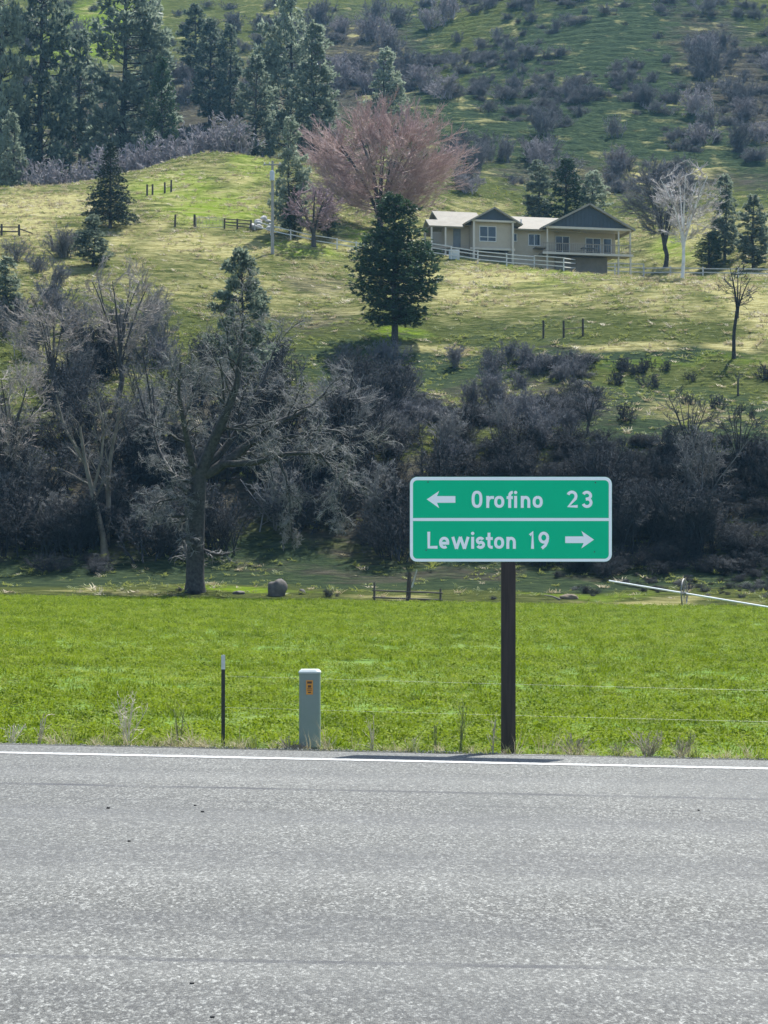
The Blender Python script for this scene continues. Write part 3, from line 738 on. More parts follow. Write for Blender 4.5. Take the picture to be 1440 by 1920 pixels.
shrub_zone(SH_DARK, 18, (-60, 700), (850, 935), (.7, 1.05), 'dark bare shrub on the steep bank behind the huge gnarled tree', 'dark shrubs on the steep bank at left', seed=2)
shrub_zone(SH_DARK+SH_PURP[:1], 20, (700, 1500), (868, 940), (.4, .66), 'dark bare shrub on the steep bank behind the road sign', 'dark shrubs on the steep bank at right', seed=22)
shrub_zone(SH_DARK+SH_GREY, 30, (-60, 760), (700, 860), (.75, 1.1), 'grey bare shrub in the upper left half of the thicket', 'grey shrubs of the upper left thicket', seed=3)
shrub_zone(SH_GREY+SH_PURP, 12, (-60, 330), (600, 700), (.6, .95), 'pale grey bare shrub at the top left edge of the thicket', 'pale shrubs at the top left of the thicket', seed=4)
shrub_zone(SH_PURP+SH_GREY, 16, (640, 1090), (672, 735), (.35, .58), 'low grey shrub in the band below the dark conifer and the wire posts', 'grey shrubs below the dark conifer', seed=5)
shrub_zone(SH_PURP+SH_GREY, 15, (700, 1090), (750, 850), (.4, .75), 'grey bare shrub on the slope above the road sign', 'shrubs above the road sign', seed=6)
shrub_zone(SH_LOW, 10, (1110, 1450), (705, 850), (.7, 1.4), 'low dark scrub bush on the open slope at lower right', 'low scrub at lower right', seed=7)
shrub_zone(SH_LOW, 8, (1160, 1300), (690, 702), (.6, 1.0), 'small dark bush along the grass track below the pasture', 'small bushes along the grass track', seed=8)
# the draw behind the knoll
rs = random.Random(9)
for i in range(24):
    px = 20+i*430/24+rs.uniform(-12, 12); Yd = rs.uniform(280, 298)+px*.03
    x = (px-CX)/F*Yd
    shrub(SH_MAUV, (x, Yd, gz(x, Yd)), rs.uniform(1.6, 2.4), 'mauve grey bare shrub in the draw behind the grassy knoll', 'mauve shrubs behind the knoll', rs.uniform(.85, 1.1))
hill_d = lambda px, py: min(1, .25+ (px > 1300)*.7 + (240 < py < 350)*.5*(px > 830) + (px < 830)*.8)
shrub_zone(SH_PURP+SH_MAUV, 16, (600, 840), (30, 190), (.9, 1.5), 'grey brush on the upper hill behind the pink crowned tree', 'brush on the upper hill at centre', seed=10)
shrub_zone(SH_PURP+SH_MAUV, 22, (1290, 1500), (20, 330), (.8, 1.4), 'mauve grey brush on the right edge of the steep hill', 'brush on the right edge of the hill', seed=11)
shrub_zone(SH_PURP+SH_MAUV, 20, (850, 1290), (250, 372), (.7, 1.15), 'mauve grey shrub on the slope behind the house', 'shrubs on the slope behind the house', seed=12)
shrub_zone(SH_PURP+SH_LOW, 14, (850, 1290), (20, 240), (.5, .9), 'separate brush clump on the steep terraced hill', 'scattered brush on the terraced hill', seed=13)
shrub_zone(SH_PURP, 14, (-20, 600), (40, 215), (.9, 1.5), 'bare brush among the tall pines at upper left', 'brush among the tall pines', seed=14)
shrub_zone(SH_GREY+SH_PURP, 7, (-30, 120), (480, 590), (.5, .9), 'brown grey shrub on the slope at the left edge', 'shrubs at the left edge', seed=15)

# low brush that reads as one mass: across the upper hill, and under the thicket
def brush_mass(name, label, n, xr, yr, sr, meshes, seed, thr=.42, pw=1.0):
    r = np.random.default_rng(seed); cl = [bpy.data.objects.new('brush_source', m) for m in meshes]
    Y = r.uniform(yr[0], yr[1], n); X = (r.uniform(xr[0], xr[1], n)-CX)/F*Y
    k = fbm(X/24, Y/34, seed)+r.uniform(-.07, .07, n) > thr; X, Y = X[k], Y[k]; n = len(X); s_ = r.uniform(*sr, n)
    o = scatter(name, np.stack([X, Y, height(X, Y)-.05], -1), np.stack([r.normal(0, .08, n), r.normal(0, .08, n), r.uniform(0, 6.28, n)], -1), np.stack([s_*r.uniform(1, 1.7, n), s_*r.uniform(1, 1.5, n), s_*r.uniform(.45, .9, n)], -1), r.integers(0, len(cl), n), cl)
    return tag(o, label, 'brush', None, 'stuff')
brush_mass('hill_brush', 'low mauve grey brush spread over the steep hill behind the house', 1900, (560, 1560), (288, 450), (.25, .75), SH_PURP, 401, .53)
brush_mass('woods_brush', 'grey undergrowth between the tall pines at upper left', 260, (-120, 640), (315, 450), (.4, .9), SH_PURP, 402, .40)
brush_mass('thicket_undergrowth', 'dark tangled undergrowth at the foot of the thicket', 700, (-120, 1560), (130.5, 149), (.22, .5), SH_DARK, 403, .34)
brush_mass('slope_scrub', 'thin grey scrub over the slope between thicket and pasture', 900, (520, 1120), (153, 180), (.13, .40), SH_PURP+SH_DARK[:2]+SH_GREY[:1], 404, .40)

brush_mass('field_edge_weeds', 'dark low weeds on the strip behind the field', 900, (-120, 1560), (119.5, 131), (.05, .16), SH_DARK+SH_GREY[:1], 405, .40)

# ------------------------------------------------------------------ conifers
M_PINE = leafy('needles_pine', (.035, .06, .042), (.36, .41, .30), .48, None, 1.6, .55, .2)  # strong noise contrast paints sunlit tuft tips over shaded needles
M_FIR = leafy('needles_fir', (.018, .034, .022), (.05, .075, .045), .12, None, .8)
M_JUN = leafy('needles_juniper', (.022, .05, .026), (.075, .12, .055), .25, None, .8)
def conifer_meshes(name, kind, seed):
    """unit meshes, height 10 m; returns trunk, needles"""
    r = np.random.default_rng(seed); H = 10.0
    if kind == 'pine':   nb, rmax, zlo, drp, tl, bl = 175, 2.0, .07, .08, .48, 12
    elif kind == 'sparse': nb, rmax, zlo, drp, tl, bl = 140, 2.1, .28, .12, .50, 12
    elif kind == 'fir':  nb, rmax, zlo, drp, tl, bl = 300, 2.5, .10, -.18, .34, 9
    elif kind == 'cedar': nb, rmax, zlo, drp, tl, bl = 420, 2.75, .11, .12, .34, 10
    else:                nb, rmax, zlo, drp, tl, bl = 240, 1.7, .04, .30, .34, 10
    z = zlo+(1-zlo)*np.sort(r.uniform(0, 1, nb)**1.05); z = np.minimum(z, .985)
    u = (z-zlo)/(1-zlo)
    if kind == 'fir': prof = (1-u)**.92*np.clip(u*9+.55, 0, 1)+.03
    elif kind == 'cedar': prof = np.sqrt(np.clip(1-u, 0, 1))*(.35+.65*np.clip(u*3.2, 0, 1))*.98*np.clip(1.25-.55*u, 0, 1)+.03
    elif kind == 'juniper': prof = np.sqrt(np.clip(1-u, 0, 1))*np.clip(u*5+.4, 0, 1)
    else: prof = (1-u)**.62*np.clip(u*3.2+.38, 0, 1)+.06
    if kind in ('cedar', 'juniper', 'fir'): lump_a, sec_a = .25, .2
    else: lump_a, sec_a = .55, .5
    lump = 1-lump_a/2+lump_a*vnoise(u*7, np.zeros(nb), seed)*1.0
    az = r.uniform(0, 6.283, nb) if kind != 'fir' else np.arange(nb)*2.39996+r.normal(0, .3, nb)
    sect = 1-sec_a/2+sec_a*vnoise(az*1.3+40, u*4, seed+3)
    L_ = rmax*prof*lump*sect*r.uniform(.65, 1.08, nb)
    rise = np.where(u > .75, .5, drp)+r.normal(0, .12, nb)
    k = 5; s = np.linspace(0, 1, k)
    Pb = np.zeros((nb, k, 3))
    Pb[:, :, 0] = (np.cos(az)*L_)[:, None]*s; Pb[:, :, 1] = (np.sin(az)*L_)[:, None]*s
    curve = (-.12*s**2 if kind in ('fir',) else .10*s**2)
    Pb[:, :, 2] = (z*H)[:, None]+(L_*rise)[:, None]*s+L_[:, None]*curve
    Rb = (.018+.02*(1-u))[:, None]*np.linspace(1, .3, k)[None]
    bend = np.cumsum(r.normal(0, .05, (9, 2)), axis=0)*(1 if kind in ('pine', 'sparse') else .25); tz = np.linspace(-.05, .99, 9)*H
    Pt = np.concatenate([bend, tz[:, None]], 1)[None]; Rt = (.17*np.linspace(1, .06, 9)**.9)[None]
    V, Fs = merge([tubes(Pt, Rt, 8), tubes(Pb, Rb, 4)])
    tm = np_mesh(name+'_trunk', V, Fs, M_BARK, True)
    # tufts of needles
    nt_ = np.maximum((L_/.23*1.5).astype(int), 3); par = np.repeat(np.arange(nb), nt_); N = len(par)
    ts = r.uniform(.22 if kind in ('fir', 'cedar', 'juniper') else .38, 1.05, N)**.8
    f = np.clip(ts, 0, .999)*(k-1); i0 = f.astype(int); fr = (f-i0)[:, None]
    c_ = Pb[par, i0]*(1-fr)+Pb[par, i0+1]*fr
    out_ = np.stack([np.cos(az[par]), np.sin(az[par]), np.zeros(N)], -1); sidev = np.stack([-out_[:, 1], out_[:, 0], np.zeros(N)], -1)
    wid = .22*L_[par]*(1.1-ts)+.10
    c_ = c_+sidev*(r.normal(0, 1, N)*wid)[:, None]+np.stack([np.zeros(N), np.zeros(N), r.normal(0, .09, N)], -1)
    M_ = N*bl; cc = np.repeat(c_, bl, 0); od = np.repeat(out_, bl, 0)
    up = .55 if kind in ('pine', 'sparse') else (.05 if kind == 'fir' else .35)
    d = od*.75+r.normal(0, .65, (M_, 3))+np.array([0, 0, up]); d /= np.linalg.norm(d, axis=1)[:, None]
    ln = tl*.62*r.uniform(.55, 1.2, M_); sd = np.cross(d, r.normal(0, 1, (M_, 3))); sd /= np.linalg.norm(sd, axis=1)[:, None]
    w_ = ln*.17
    V = np.stack([cc-sd*(w_*.4)[:, None], cc+d*(ln*.55)[:, None]+sd*w_[:, None], cc+d*ln[:, None], cc+d*(ln*.5)[:, None]-sd*w_[:, None]], 1).reshape(-1, 3)
    i = np.arange(M_)*4
    nm = np_mesh(name+'_crown', V, [np.stack([i, i+1, i+2, i+3], -1)], {'fir': M_FIR, 'cedar': M_JUN, 'juniper': M_JUN}.get(kind, M_PINE))
    rr_ = np.percentile(np.hypot(V[:, 0], V[:, 1])[V[:, 2] < H*.6], 97)
    return tm, nm, rr_
CON = {'pine': [conifer_meshes('pine', 'pine', 300+i) for i in range(3)], 'sparse': [conifer_meshes('sparse', 'sparse', 310+i) for i in range(2)],
       'fir': [conifer_meshes('fir', 'fir', 320+i) for i in range(1)], 'cedar': [conifer_meshes('cedar', 'cedar', 330)], 'juniper': [conifer_meshes('juniper', 'juniper', 340+i) for i in range(2)]}
_ci = 0
def conifer(kind, px, base_py, top_py, half_px, label, group=None, Y=None, name=None):
    global _ci; _ci += 1
    if Y: x = (px-CX)/F*Y; b = Vector((x, Y, gz(x, Y)))
    else: b = hit(px, base_py)
    H = (CAMZ+(HY-top_py)/F*b.y)-b.z; R_ = half_px/F*b.y
    tm, nm, rm = CON[kind][_ci % len(CON[kind])]
    th = empty(name or {'fir': 'fir_tree', 'cedar': 'cedar_tree', 'juniper': 'juniper_tree'}.get(kind, 'pine_tree'), b, random.uniform(0, 6.28))
    th.scale = (R_/rm, R_/rm, H/10)
    tag(th, label, 'tree', group)
    link('trunk', tm, th); link('crown', nm, th)
    return th
conifer('cedar', 740, 640, 368, 84, 'broad dense dark green conifer on the slope in front of the house')
conifer('fir', 207, 428, 268, 54, 'dark conical fir standing alone on the grassy knoll')
conifer('pine', 174, 500, 405, 38, 'small pale tipped pine just below the lone conical fir')
conifer('pine', 14, 610, 484, 36, 'small pine at the left edge of the photo above the thicket')
conifer('sparse', 452, 800, 472, 62, 'long trunked pine rising out of the thicket in front of the pasture')
conifer('pine', 545, 440, 222, 40, 'pine with a narrow crown behind the utility pole')
conifer('juniper', 552, 446, 352, 22, 'narrow dark evergreen beside the purple red bare tree')
conifer('juniper', 615, 448, 372, 24, 'small dark evergreen behind the purple red bare tree')
conifer('juniper', 1062, 440, 298, 44, 'dark rounded evergreen behind the roof of the house', Y=266)
conifer('pine', 1008, 440, 302, 34, 'grey green pine behind the roof, left of the dark rounded evergreen', Y=268)
conifer('sparse', 1112, 440, 322, 34, 'thin pine behind the right gable of the house', Y=268)
conifer('juniper', 1330, 505, 436, 30, 'low dark evergreen between the white tree and the right hand pines')
conifer('pine', 1358, 490, 330, 34, 'slim pine behind the low dark evergreen at right')
conifer('pine', 1412, 505, 368, 36, 'pale green pine at the right edge behind the rail fence')
conifer('pine', 724, 205, 92, 42, 'lone green pine above the pink crowned tree', Y=330)
big = 'tall pines behind the knoll'
for px, top, half, Yt, kind, lab in (
    (6, -160, 58, 300, 'pine', 'tall pine cut off by the left edge of the photo'),
    (78, -120, 70, 303, 'pine', 'tall pine with a straight dark trunk near the upper left corner'),
    (22, 215, 42, 282, 'pine', 'shorter pine at the left edge behind the grassy knoll'),
    (150, 60, 48, 322, 'sparse', 'thin pine between the upper left corner and the densest tall pine'),
    (236, -90, 84, 308, 'pine', 'broadest dark tall pine behind the grassy knoll'),
    (304, 108, 40, 300, 'juniper', 'dark narrow evergreen right beside the broadest tall pine'),
    (278, -20, 60, 335, 'pine', 'tall pine partly hidden behind the broadest one'),
    (395, 40, 40, 350, 'pine', 'hazy pine in the middle of the upper left woods'),
    (430, 50, 42, 345, 'pine', 'hazy pine right of the middle of the upper left woods'),
    (365, 10, 36, 370, 'sparse', 'far thin pine between the two tall groups of pines'),
    (480, 108, 46, 300, 'pine', 'pale green pine left of the tallest pine above the pasture'),
    (540, -80, 66, 318, 'pine', 'tallest dark pine left of the pink crowned tree'),
    (592, 50, 56, 306, 'pine', 'full green pine directly left of the pink crowned tree')):
    conifer(kind, px, 0, top, half, lab, big, Y=Yt)
for px, Yt, top, half, lab in ((-90, 300, -60, 70, 'a'), ): pass

# ------------------------------------------------------------------ road sign
M_GREEN = plain('sign_green', (.0, .56, .265), (.0, .53, .25), 3, .45, 0, 0, spec=.15)
M_WHITE = plain('sign_white', (.92, .97, .93), (.90, .95, .91), 3, .38, 0, 0, spec=.5)
M_STEEL = plain('galvanised_steel', (.42, .43, .44), (.30, .31, .32), 20, .45, .8)
t = NT('treated_post'); v = t.coord((14, 14, .6)); n = t.noise(v, 3.0, 6, .65)
M_POST = t.finish(t.bsdf(t.ramp(n, [(.3, (.016, .013, .012)), (.7, (.05, .038, .032))]), .75, bump=n, bstr=.5, bdist=.004))
SY = 20.6; K = 1/3.4286*SY/F           # metres per pixel of the sign's enlarged coordinates
def su(u): return (750+u/3.4286-CX)/F*SY
def sv(v): return CAMZ+(HY-(880+v/3.4286))/F*SY
uc, vc = 712.5, 321.0
root_x = su(712.5)
post_x = (953.5-CX)/F*SY
sg = empty('road_sign', (post_x, SY, gz(post_x, SY)))
tag(sg, 'green and white destination sign on a single dark wooden post beside the road', 'road sign')
inv = sg.location
def S3(u, v, y): return (su(u)-inv.x, y, sv(v)-inv.z)
MB().box((-.067, .004, -.35), (.067, .094, sv(140)-inv.z)).build('post', M_POST, sg)
def rrect(u0, v0, u1, v1, r, n=7):
    pts = []
    for cx, cy, a0 in ((u1-r, v1-r, 0), (u0+r, v1-r, 90), (u0+r, v0+r, 180), (u1-r, v0+r, 270)):
        for i in range(n):
            a = math.radians(a0+90*i/(n-1)); pts.append((cx+r*math.cos(a), cy+r*math.sin(a)))
    return pts
def flat(name, polys, y, th, m, parent):
    mb = MB()
    for poly in polys:
        pp = [(S3(u, v, 0)[0], S3(u, v, 0)[2]) for u, v in poly]
        a = sum(pp[i][0]*pp[(i+1) % len(pp)][1]-pp[(i+1) % len(pp)][0]*pp[i][1] for i in range(len(pp)))
        if a < 0: pp = pp[::-1]
        mb.prism(pp, y, y+th)
    return mb.build(name, m, parent)
panel = flat('panel', [rrect(63, 48, 1362, 594, 46)], -.003, .006, M_GREEN, sg)
o_, i_ = rrect(64, 49, 1361, 593, 45), rrect(83, 70, 1342, 575, 28); nr = len(o_)
flat('border', [[o_[k], o_[(k+1) % nr], i_[(k+1) % nr], i_[k]] for k in range(nr)], -.0045, .001, M_WHITE, panel)
flat('divider', [[(83, 313), (1342, 313), (1342, 332), (83, 332)]], -.0045, .001, M_WHITE, panel)
def ribbon(mb, pts, w, y):
    p = np.array(pts, float); d = np.gradient(p, axis=0); d /= np.maximum(np.linalg.norm(d, axis=1), 1e-9)[:, None]; nn = np.stack([-d[:, 1], d[:, 0]], -1)*w/2
    # mitred corners of polylines
    for i in range(1, len(p)-1):
        a = p[i]-p[i-1]; b2 = p[i+1]-p[i]; a /= np.linalg.norm(a); b2 /= np.linalg.norm(b2); mnorm = np.array([-(a+b2)[1], (a+b2)[0]]); ml = np.linalg.norm(mnorm)
        if ml > .3:
            mnorm /= ml; cs = max(.86, float(np.dot(mnorm, [-a[1], a[0]]))); nn[i] = mnorm*w/2/cs
    l, r_ = p+nn, p-nn; n = len(p)
    vs = [S3(a, b2, y) for a, b2 in l]+[S3(a, b2, y) for a, b2 in r_]+[S3(a, b2, y+.0012) for a, b2 in l]+[S3(a, b2, y+.0012) for a, b2 in r_]
    fs = []
    for i in range(n-1):
        fs += [(i, i+1, n+i+1, n+i), (2*n+i, 3*n+i, 3*n+i+1, 2*n+i+1), (i, 2*n+i, 2*n+i+1, i+1), (n+i, n+i+1, 3*n+i+1, 3*n+i)]
    mb.add(vs, fs)
def arc(cx, cy, rx, ry, a0, a1, n=22, p=1.0):
    o = []
    for i in range(n+1):
        a = math.radians(a0+(a1-a0)*i/n); c_, s_ = math.cos(a), math.sin(a)
        o.append((cx+rx*math.copysign(abs(c_)**p, c_), cy+ry*math.copysign(abs(s_)**p, s_)))
    return o
SWD = 18.8
def glyph(ch, u, base, cap=101):
    """strokes (centre lines) of one highway letter; u is its left edge, v grows downwards"""
    b = base-10; ct = base-cap; xt = base-68; xm = (b+xt)/2; xr = (b-xt)/2
    if ch == 'O': return [arc(u+35, (b+ct)/2, 25, (b-ct)/2, -90, 270, 36, .78)]
    if ch == 'o': return [arc(u+33, xm, 23, xr, -90, 270, 30, .86)]
    if ch == 'r': return [[(u+10, xt-9), (u+10, base)], [(u+10, xm+4)]+arc(u+34, xt+28, 22, 27, 190, 270, 8)+[(u+50, xt+1)]]
    if ch == 'f': return [arc(u+38, ct+22, 18, 21, 275, 180, 9)+[(u+20, base)], [(u, xt+2), (u+40, xt+2)]]
    if ch == 'i': return [[(u+10, xt-9), (u+10, base)]]
    if ch == 'n': return [[(u+10, xt-9), (u+10, base)], [(u+11, xm-2)]+arc(u+31, xt+25, 21, 25, 190, 360, 12)+[(u+52, base)]]
    if ch == 'L': return [[(u+10, base-110), (u+10, b), (u+66, b)]]
    if ch == 'e': return [[(u+14, xm+3), (u+66, xm+3)], arc(u+34, xm, 23, xr, 2, -305, 26, .9)]
    if ch == 'w': return [[(u+9, xt-9), (u+33, base)], [(u+33, base), (u+58, xt-9)], [(u+58, xt-9), (u+84, base)], [(u+84, base), (u+108, xt-9)]]
    if ch == 's': return [arc(u+29, xt+15.5, 19, 16, -25, -250, 14)+arc(u+30, b-16, 20, 17, -80, 155, 14)]
    if ch == 't': return [[(u+20, base-104), (u+20, b-16)]+arc(u+36, b-16, 16, 16, 180, 95, 7)+[(u+44, b)], [(u, xt+2), (u+44, xt+2)]]
    if ch == '1': return [[(u, ct+14), (u+17, ct-4), (u+17, base)]]
    if ch == '2': return [arc(u+35, ct+25, 26, 26, 200, 375, 14)+[(u+57, ct+42), (u+14, b), (u+72, b)]]
    if ch == '3': return [arc(u+33, ct+22, 24, 22, 205, 440, 16)+[(u+26, ct+45)], [(u+28, ct+45)]+arc(u+34, b-24, 26, 25, -80, 160, 16)]
    if ch == '9': return [arc(u+36, ct+29, 25, 29, 0, 360, 24), [(u+61, ct+30), (u+58, ct+52), (u+46, ct+78), (u+24, base-3)]]
lay = [('O', 460, 248), ('r', 554, 248), ('o', 605, 248), ('f', 685, 248), ('i', 733, 248), ('n', 776, 248), ('o', 852, 248), ('2', 1070, 248), ('3', 1168, 248),
       ('L', 175, 511), ('e', 250, 511), ('w', 330, 511), ('i', 457, 511), ('s', 487, 511), ('t', 552, 511), ('o', 604, 511), ('n', 683, 511), ('1', 835, 511), ('9', 888, 511)]
for ch, u, base in lay:
    mb = MB()
    for j, st in enumerate(glyph(ch, u, base)): ribbon(mb, st, SWD, -.0048-.0004*j)
    if ch == 'i':
        poly = arc(u+10, base-99, 11, 11, 0, 360, 14)[:-1]; pp = [(S3(a, b2, 0)[0], S3(a, b2, 0)[2]) for a, b2 in poly]; mb.prism(pp[::-1], -.0048, -.0036)
    mb.build('letter' if ch.isalpha() else 'digit', M_WHITE, panel)
flat('arrow', [[(172, 193), (252, 139), (238, 172), (356, 172), (356, 215), (238, 215), (252, 250)]], -.0045, .001, M_WHITE, panel)
flat('arrow', [[(1247, 452), (1166, 396), (1180, 431), (1062, 431), (1062, 474), (1180, 474), (1166, 508)]], -.0045, .001, M_WHITE, panel)
for u, v in ((180, 82), (1256, 86), (168, 520), (1250, 530)):
    a = S3(u, v, -.0032); mb = MB().bar((a[0], -.010, a[2]), (a[0], -.003, a[2]), .008, 6); mb.build('bolt', plain('bolt_green', (.03, .22, .14), None, 10, .5), panel)

# ------------------------------------------------------------------ cable pedestal, post, wires, weeds
px0 = (581-CX)/F*20.75
pd = empty('cable_pedestal', (px0, 20.75, gz(px0, 20.75)))
tag(pd, 'grey green utility pedestal with an orange label at the road edge', 'utility box')
M_PED = plain('pedestal_plastic', (.19, .235, .215), (.165, .21, .19), 5, .5)
M_PEDL_LIT = plain('pedestal_lid_sunlit', (.50, .55, .53), (.44, .49, .47), 6, .45)  # paler than the cover: sun caught by the lid, put into its colour
def rbox(w, d, z0, z1, r, taper=1.0, n=4):
    pts = []
    for cx, cy, a0 in ((w-r, d-r, 0), (-w+r, d-r, 90), (-w+r, -d+r, 180), (w-r, -d+r, 270)):
        for i in range(n): a = math.radians(a0+90*i/(n-1)); pts.append((cx+r*math.cos(a), cy+r*math.sin(a)))
    N = len(pts); mb = MB()
    mb.add([(x, y, z0) for x, y in pts]+[(x*taper, y*taper, z1) for x, y in pts], [tuple(range(N-1, -1, -1)), tuple(range(N, 2*N))]+[(i, (i+1) % N, N+(i+1) % N, N+i) for i in range(N)])
    return mb
rbox(.094, .085, -.15, .10, .03).build('base', plain('pedestal_base', (.10, .135, .13), None, 6, .6), pd)
rbox(.101, .092, .10, .80, .032, .985).build('cover', M_PED, pd)
lid = rbox(.105, .096, .80, .815, .034); lid2 = rbox(.105, .096, .815, .836, .034, .80)
lid.add(lid2.v, lid2.f); lid.build('lid', M_PEDL_LIT, pd)
M_ORANGE = plain('label_orange', (.62, .27, .04), (.55, .22, .03), 8, .5); M_BLACK = plain('label_ink', (.09, .05, .03), None, 8, .6)
lb = MB().prism([(-.032, .60), (.032, .60), (.032, .735), (-.032, .735)], -.0955, -.0935).build('label', M_ORANGE, pd)
for z0, z1, x0, x1 in ((.703, .724, -.022, .022), (.665, .688, -.016, .016), (.650, .657, -.022, .022), (.636, .642, -.020, .020), (.614, .626, -.014, .014)):
    MB().prism([(x0, z0), (x1, z0), (x1, z1), (x0, z1)], -.0965, -.0956).build('print', M_BLACK, lb)

M_SOIL = plain('dry_soil', (.20, .155, .105), (.10, .08, .055), 18, .95, bump=.8)
r = np.random.default_rng(3)
def rock_mesh(name, m, seed, sx, sy, sz, rough=.18, n=3):
    import bmesh
    bm = bmesh.new(); bmesh.ops.create_icosphere(bm, subdivisions=n, radius=1.0); rr = np.random.default_rng(seed); off = rr.uniform(0, 50, 3)
    for v in bm.verts:
        c_ = v.co.copy(); k = 1+rough*(float(fbm(np.array([c_.x*1.3+off[0]+c_.z]), np.array([c_.y*1.3+off[1]-c_.z*.7]), seed))-.47)*3
        v.co = Vector((c_.x*sx*k, c_.y*sy*k, c_.z*sz*k))
    me = bpy.data.meshes.new(name); bm.to_mesh(me); bm.free(); me.materials.append(m)
    for p in me.polygons: p.use_smooth = True
    return me
x = (556-CX)/F*20.55
tag(link('dirt_mound', rock_mesh('dirt_mound', M_SOIL, 5, .17, .14, .09), None, (x, 20.62, gz(x, 20.62)+.0)), 'small mound of dry dirt at the foot of the utility pedestal', 'dirt mound')

xp = (418.5-CX)/F*21.0
tp = empty('steel_post', (xp, 21.0, gz(xp, 21.0))); tag(tp, 'thin dark steel fence post with a white top at the field edge', 'fence post')
M_TP = plain('post_dark', (.018, .022, .020), (.04, .042, .038), 20, .6); M_TPW = plain('post_white', (.55, .57, .56), (.42, .43, .42), 20, .6)
topz = CAMZ+(HY-1228)/F*21-tp.location.z; wz = CAMZ+(HY-1255)/F*21-tp.location.z
MB().box((-.018, -.004, -.3), (.018, .002, wz)).box((-.003, .002, -.3), (.003, .034, wz)).build('shaft', M_TP, tp)
MB().box((-.0185, -.0045, wz), (.0185, .0025, topz)).box((-.0035, .0025, wz), (.0035, .0345, topz)).build('painted_tip', M_TPW, tp)
for i in range(9):
    z = .12+i*.085; MB().box((-.009, -.010, z), (.009, -.004, z+.02)).build('stud', M_TP, tp)

wf = empty('fence_wire', (xp, 21.0, gz(xp, 21.0))); tag(wf, 'faint strands of fence wire running right along the field edge', 'wire')
M_WIRE = plain('wire', (.45, .46, .45), (.35, .35, .34), 20, .5, .5)
for h in (.80, .50):
    pts = [(d, .0+.002*d, h-.020*d-.035*math.sin(math.pi*min(1, d/12))) for d in np.linspace(0, 12.5, 16)]
    V, Fq = tubes(np.array([pts]), np.full((1, 16), .0006), 4); link('strand', np_mesh('strand', V, [Fq], M_WIRE), wf)

M_WEED = bark('weed_stalk', (.36, .31, .22), (.62, .56, .44), 8); M_WEEDG = bark('weed_grey', (.20, .17, .13), (.40, .35, .28), 8); M_WEEDN = bark('weed_green', (.10, .12, .05), (.24, .25, .12), 8)
def weed(px, top_py, label, m, seed, half=.12, stems=5, lean=0.0, d=(4, 3), Y=20.62, rad=.004, group=None, wander=.2):
    x = (px-CX)/F*Y; z0 = gz(x, Y); H = CAMZ+(HY-top_py)/F*Y-z0; r = np.random.default_rng(seed); main = []
    for i in range(stems):
        az = r.uniform(0, 6.28); sp = half*r.uniform(.1, 1); h = H*r.uniform(.6, 1)
        main.append(([(r.normal(0, .02), r.normal(0, .02), -.03), (math.cos(az)*sp*.4+lean*h*.5, math.sin(az)*sp*.4, h*.5), (math.cos(az)*sp+lean*h, math.sin(az)*sp, h)], rad, rad*.45))
    lv = [line_branches(main, 5)]
    for m_ in d: lv.append(kids(lv[-1][0], lv[-1][1], m_, .25, 1, (.4, 1.0), .42, .6, 4, wander, (0, 0, .06), r, rad*.4))
    lv = [(a_, b_*1.5) for a_, b_ in lv]
    V, Fs = merge([tubes(*l, 3) for l in lv])
    return tag(link('dry_weed', np_mesh('dry_weed', V, Fs, m), None, (x, Y, z0)), label, 'weed', group)
weed(72, 1320, 'pale dead weed stalk leaning right near the left edge of the verge', M_WEED, 1, .05, 3, .25, (3, 2), rad=.007)
weed(20, 1355, 'pale dead weed clump at the left end of the verge', M_WEED, 2, .16, 9, .3, (4, 2), rad=.005)
weed(238, 1300, 'tall pale branching dead weed between the left edge and the steel post', M_WEED, 3, .19, 9, .0, (5, 4), rad=.0045)
weed(336, 1328, 'thin greenish weed just left of the steel post', M_WEEDN, 4, .09, 5, 0, (4, 3))
weed(545, 1378, 'short straw tuft at the left foot of the utility pedestal', M_WEED, 5, .15, 14, -.3, (4,), rad=.004)
weed(612, 1382, 'short straw tuft at the right foot of the utility pedestal', M_WEED, 6, .08, 7, .1, (3,), rad=.004)
weed(700, 1345, 'thin pale weed between the pedestal and the sign post', M_WEED, 7, .05, 4, 0, (4, 3))
weed(816, 1338, 'small green weed stalk between pedestal and sign post', M_WEEDN, 8, .05, 3, .05, (4, 3))
weed(862, 1318, 'tall thin weed a little left of the sign post', M_WEEDN, 9, .06, 4, .05, (4, 3))
weed(922, 1345, 'straw coloured weed leaning against the sign post', M_WEED, 10, .05, 5, .05, (4, 2))
weed(1076, 1378, 'round grey brown tumbleweed right of the sign post', M_WEEDG, 11, .20, 24, 0, (5, 4), rad=.0035)
weed(1215, 1372, 'low dead grey brown weed mound on the verge at right', M_WEEDG, 12, .22, 22, 0, (5, 4), rad=.0035)
weed(1275, 1382, 'dead grey brown weed clump farther right of the weed mound', M_WEEDG, 13, .15, 18, 0, (5, 3), rad=.0035)
weed(1160, 1392, 'small dead weed between the tumbleweed and the weed mound', M_WEEDG, 14, .1, 10, 0, (4, 3), rad=.0035)
weed(1292, 1360, 'upright thin weed at the right end of the verge', M_WEEDN, 15, .04, 3, 0, (4, 2))
weed(768, 1378, 'tiny straw tuft near the left tip of the sign shadow', M_WEED, 16, .08, 8, 0, (3,), rad=.003)

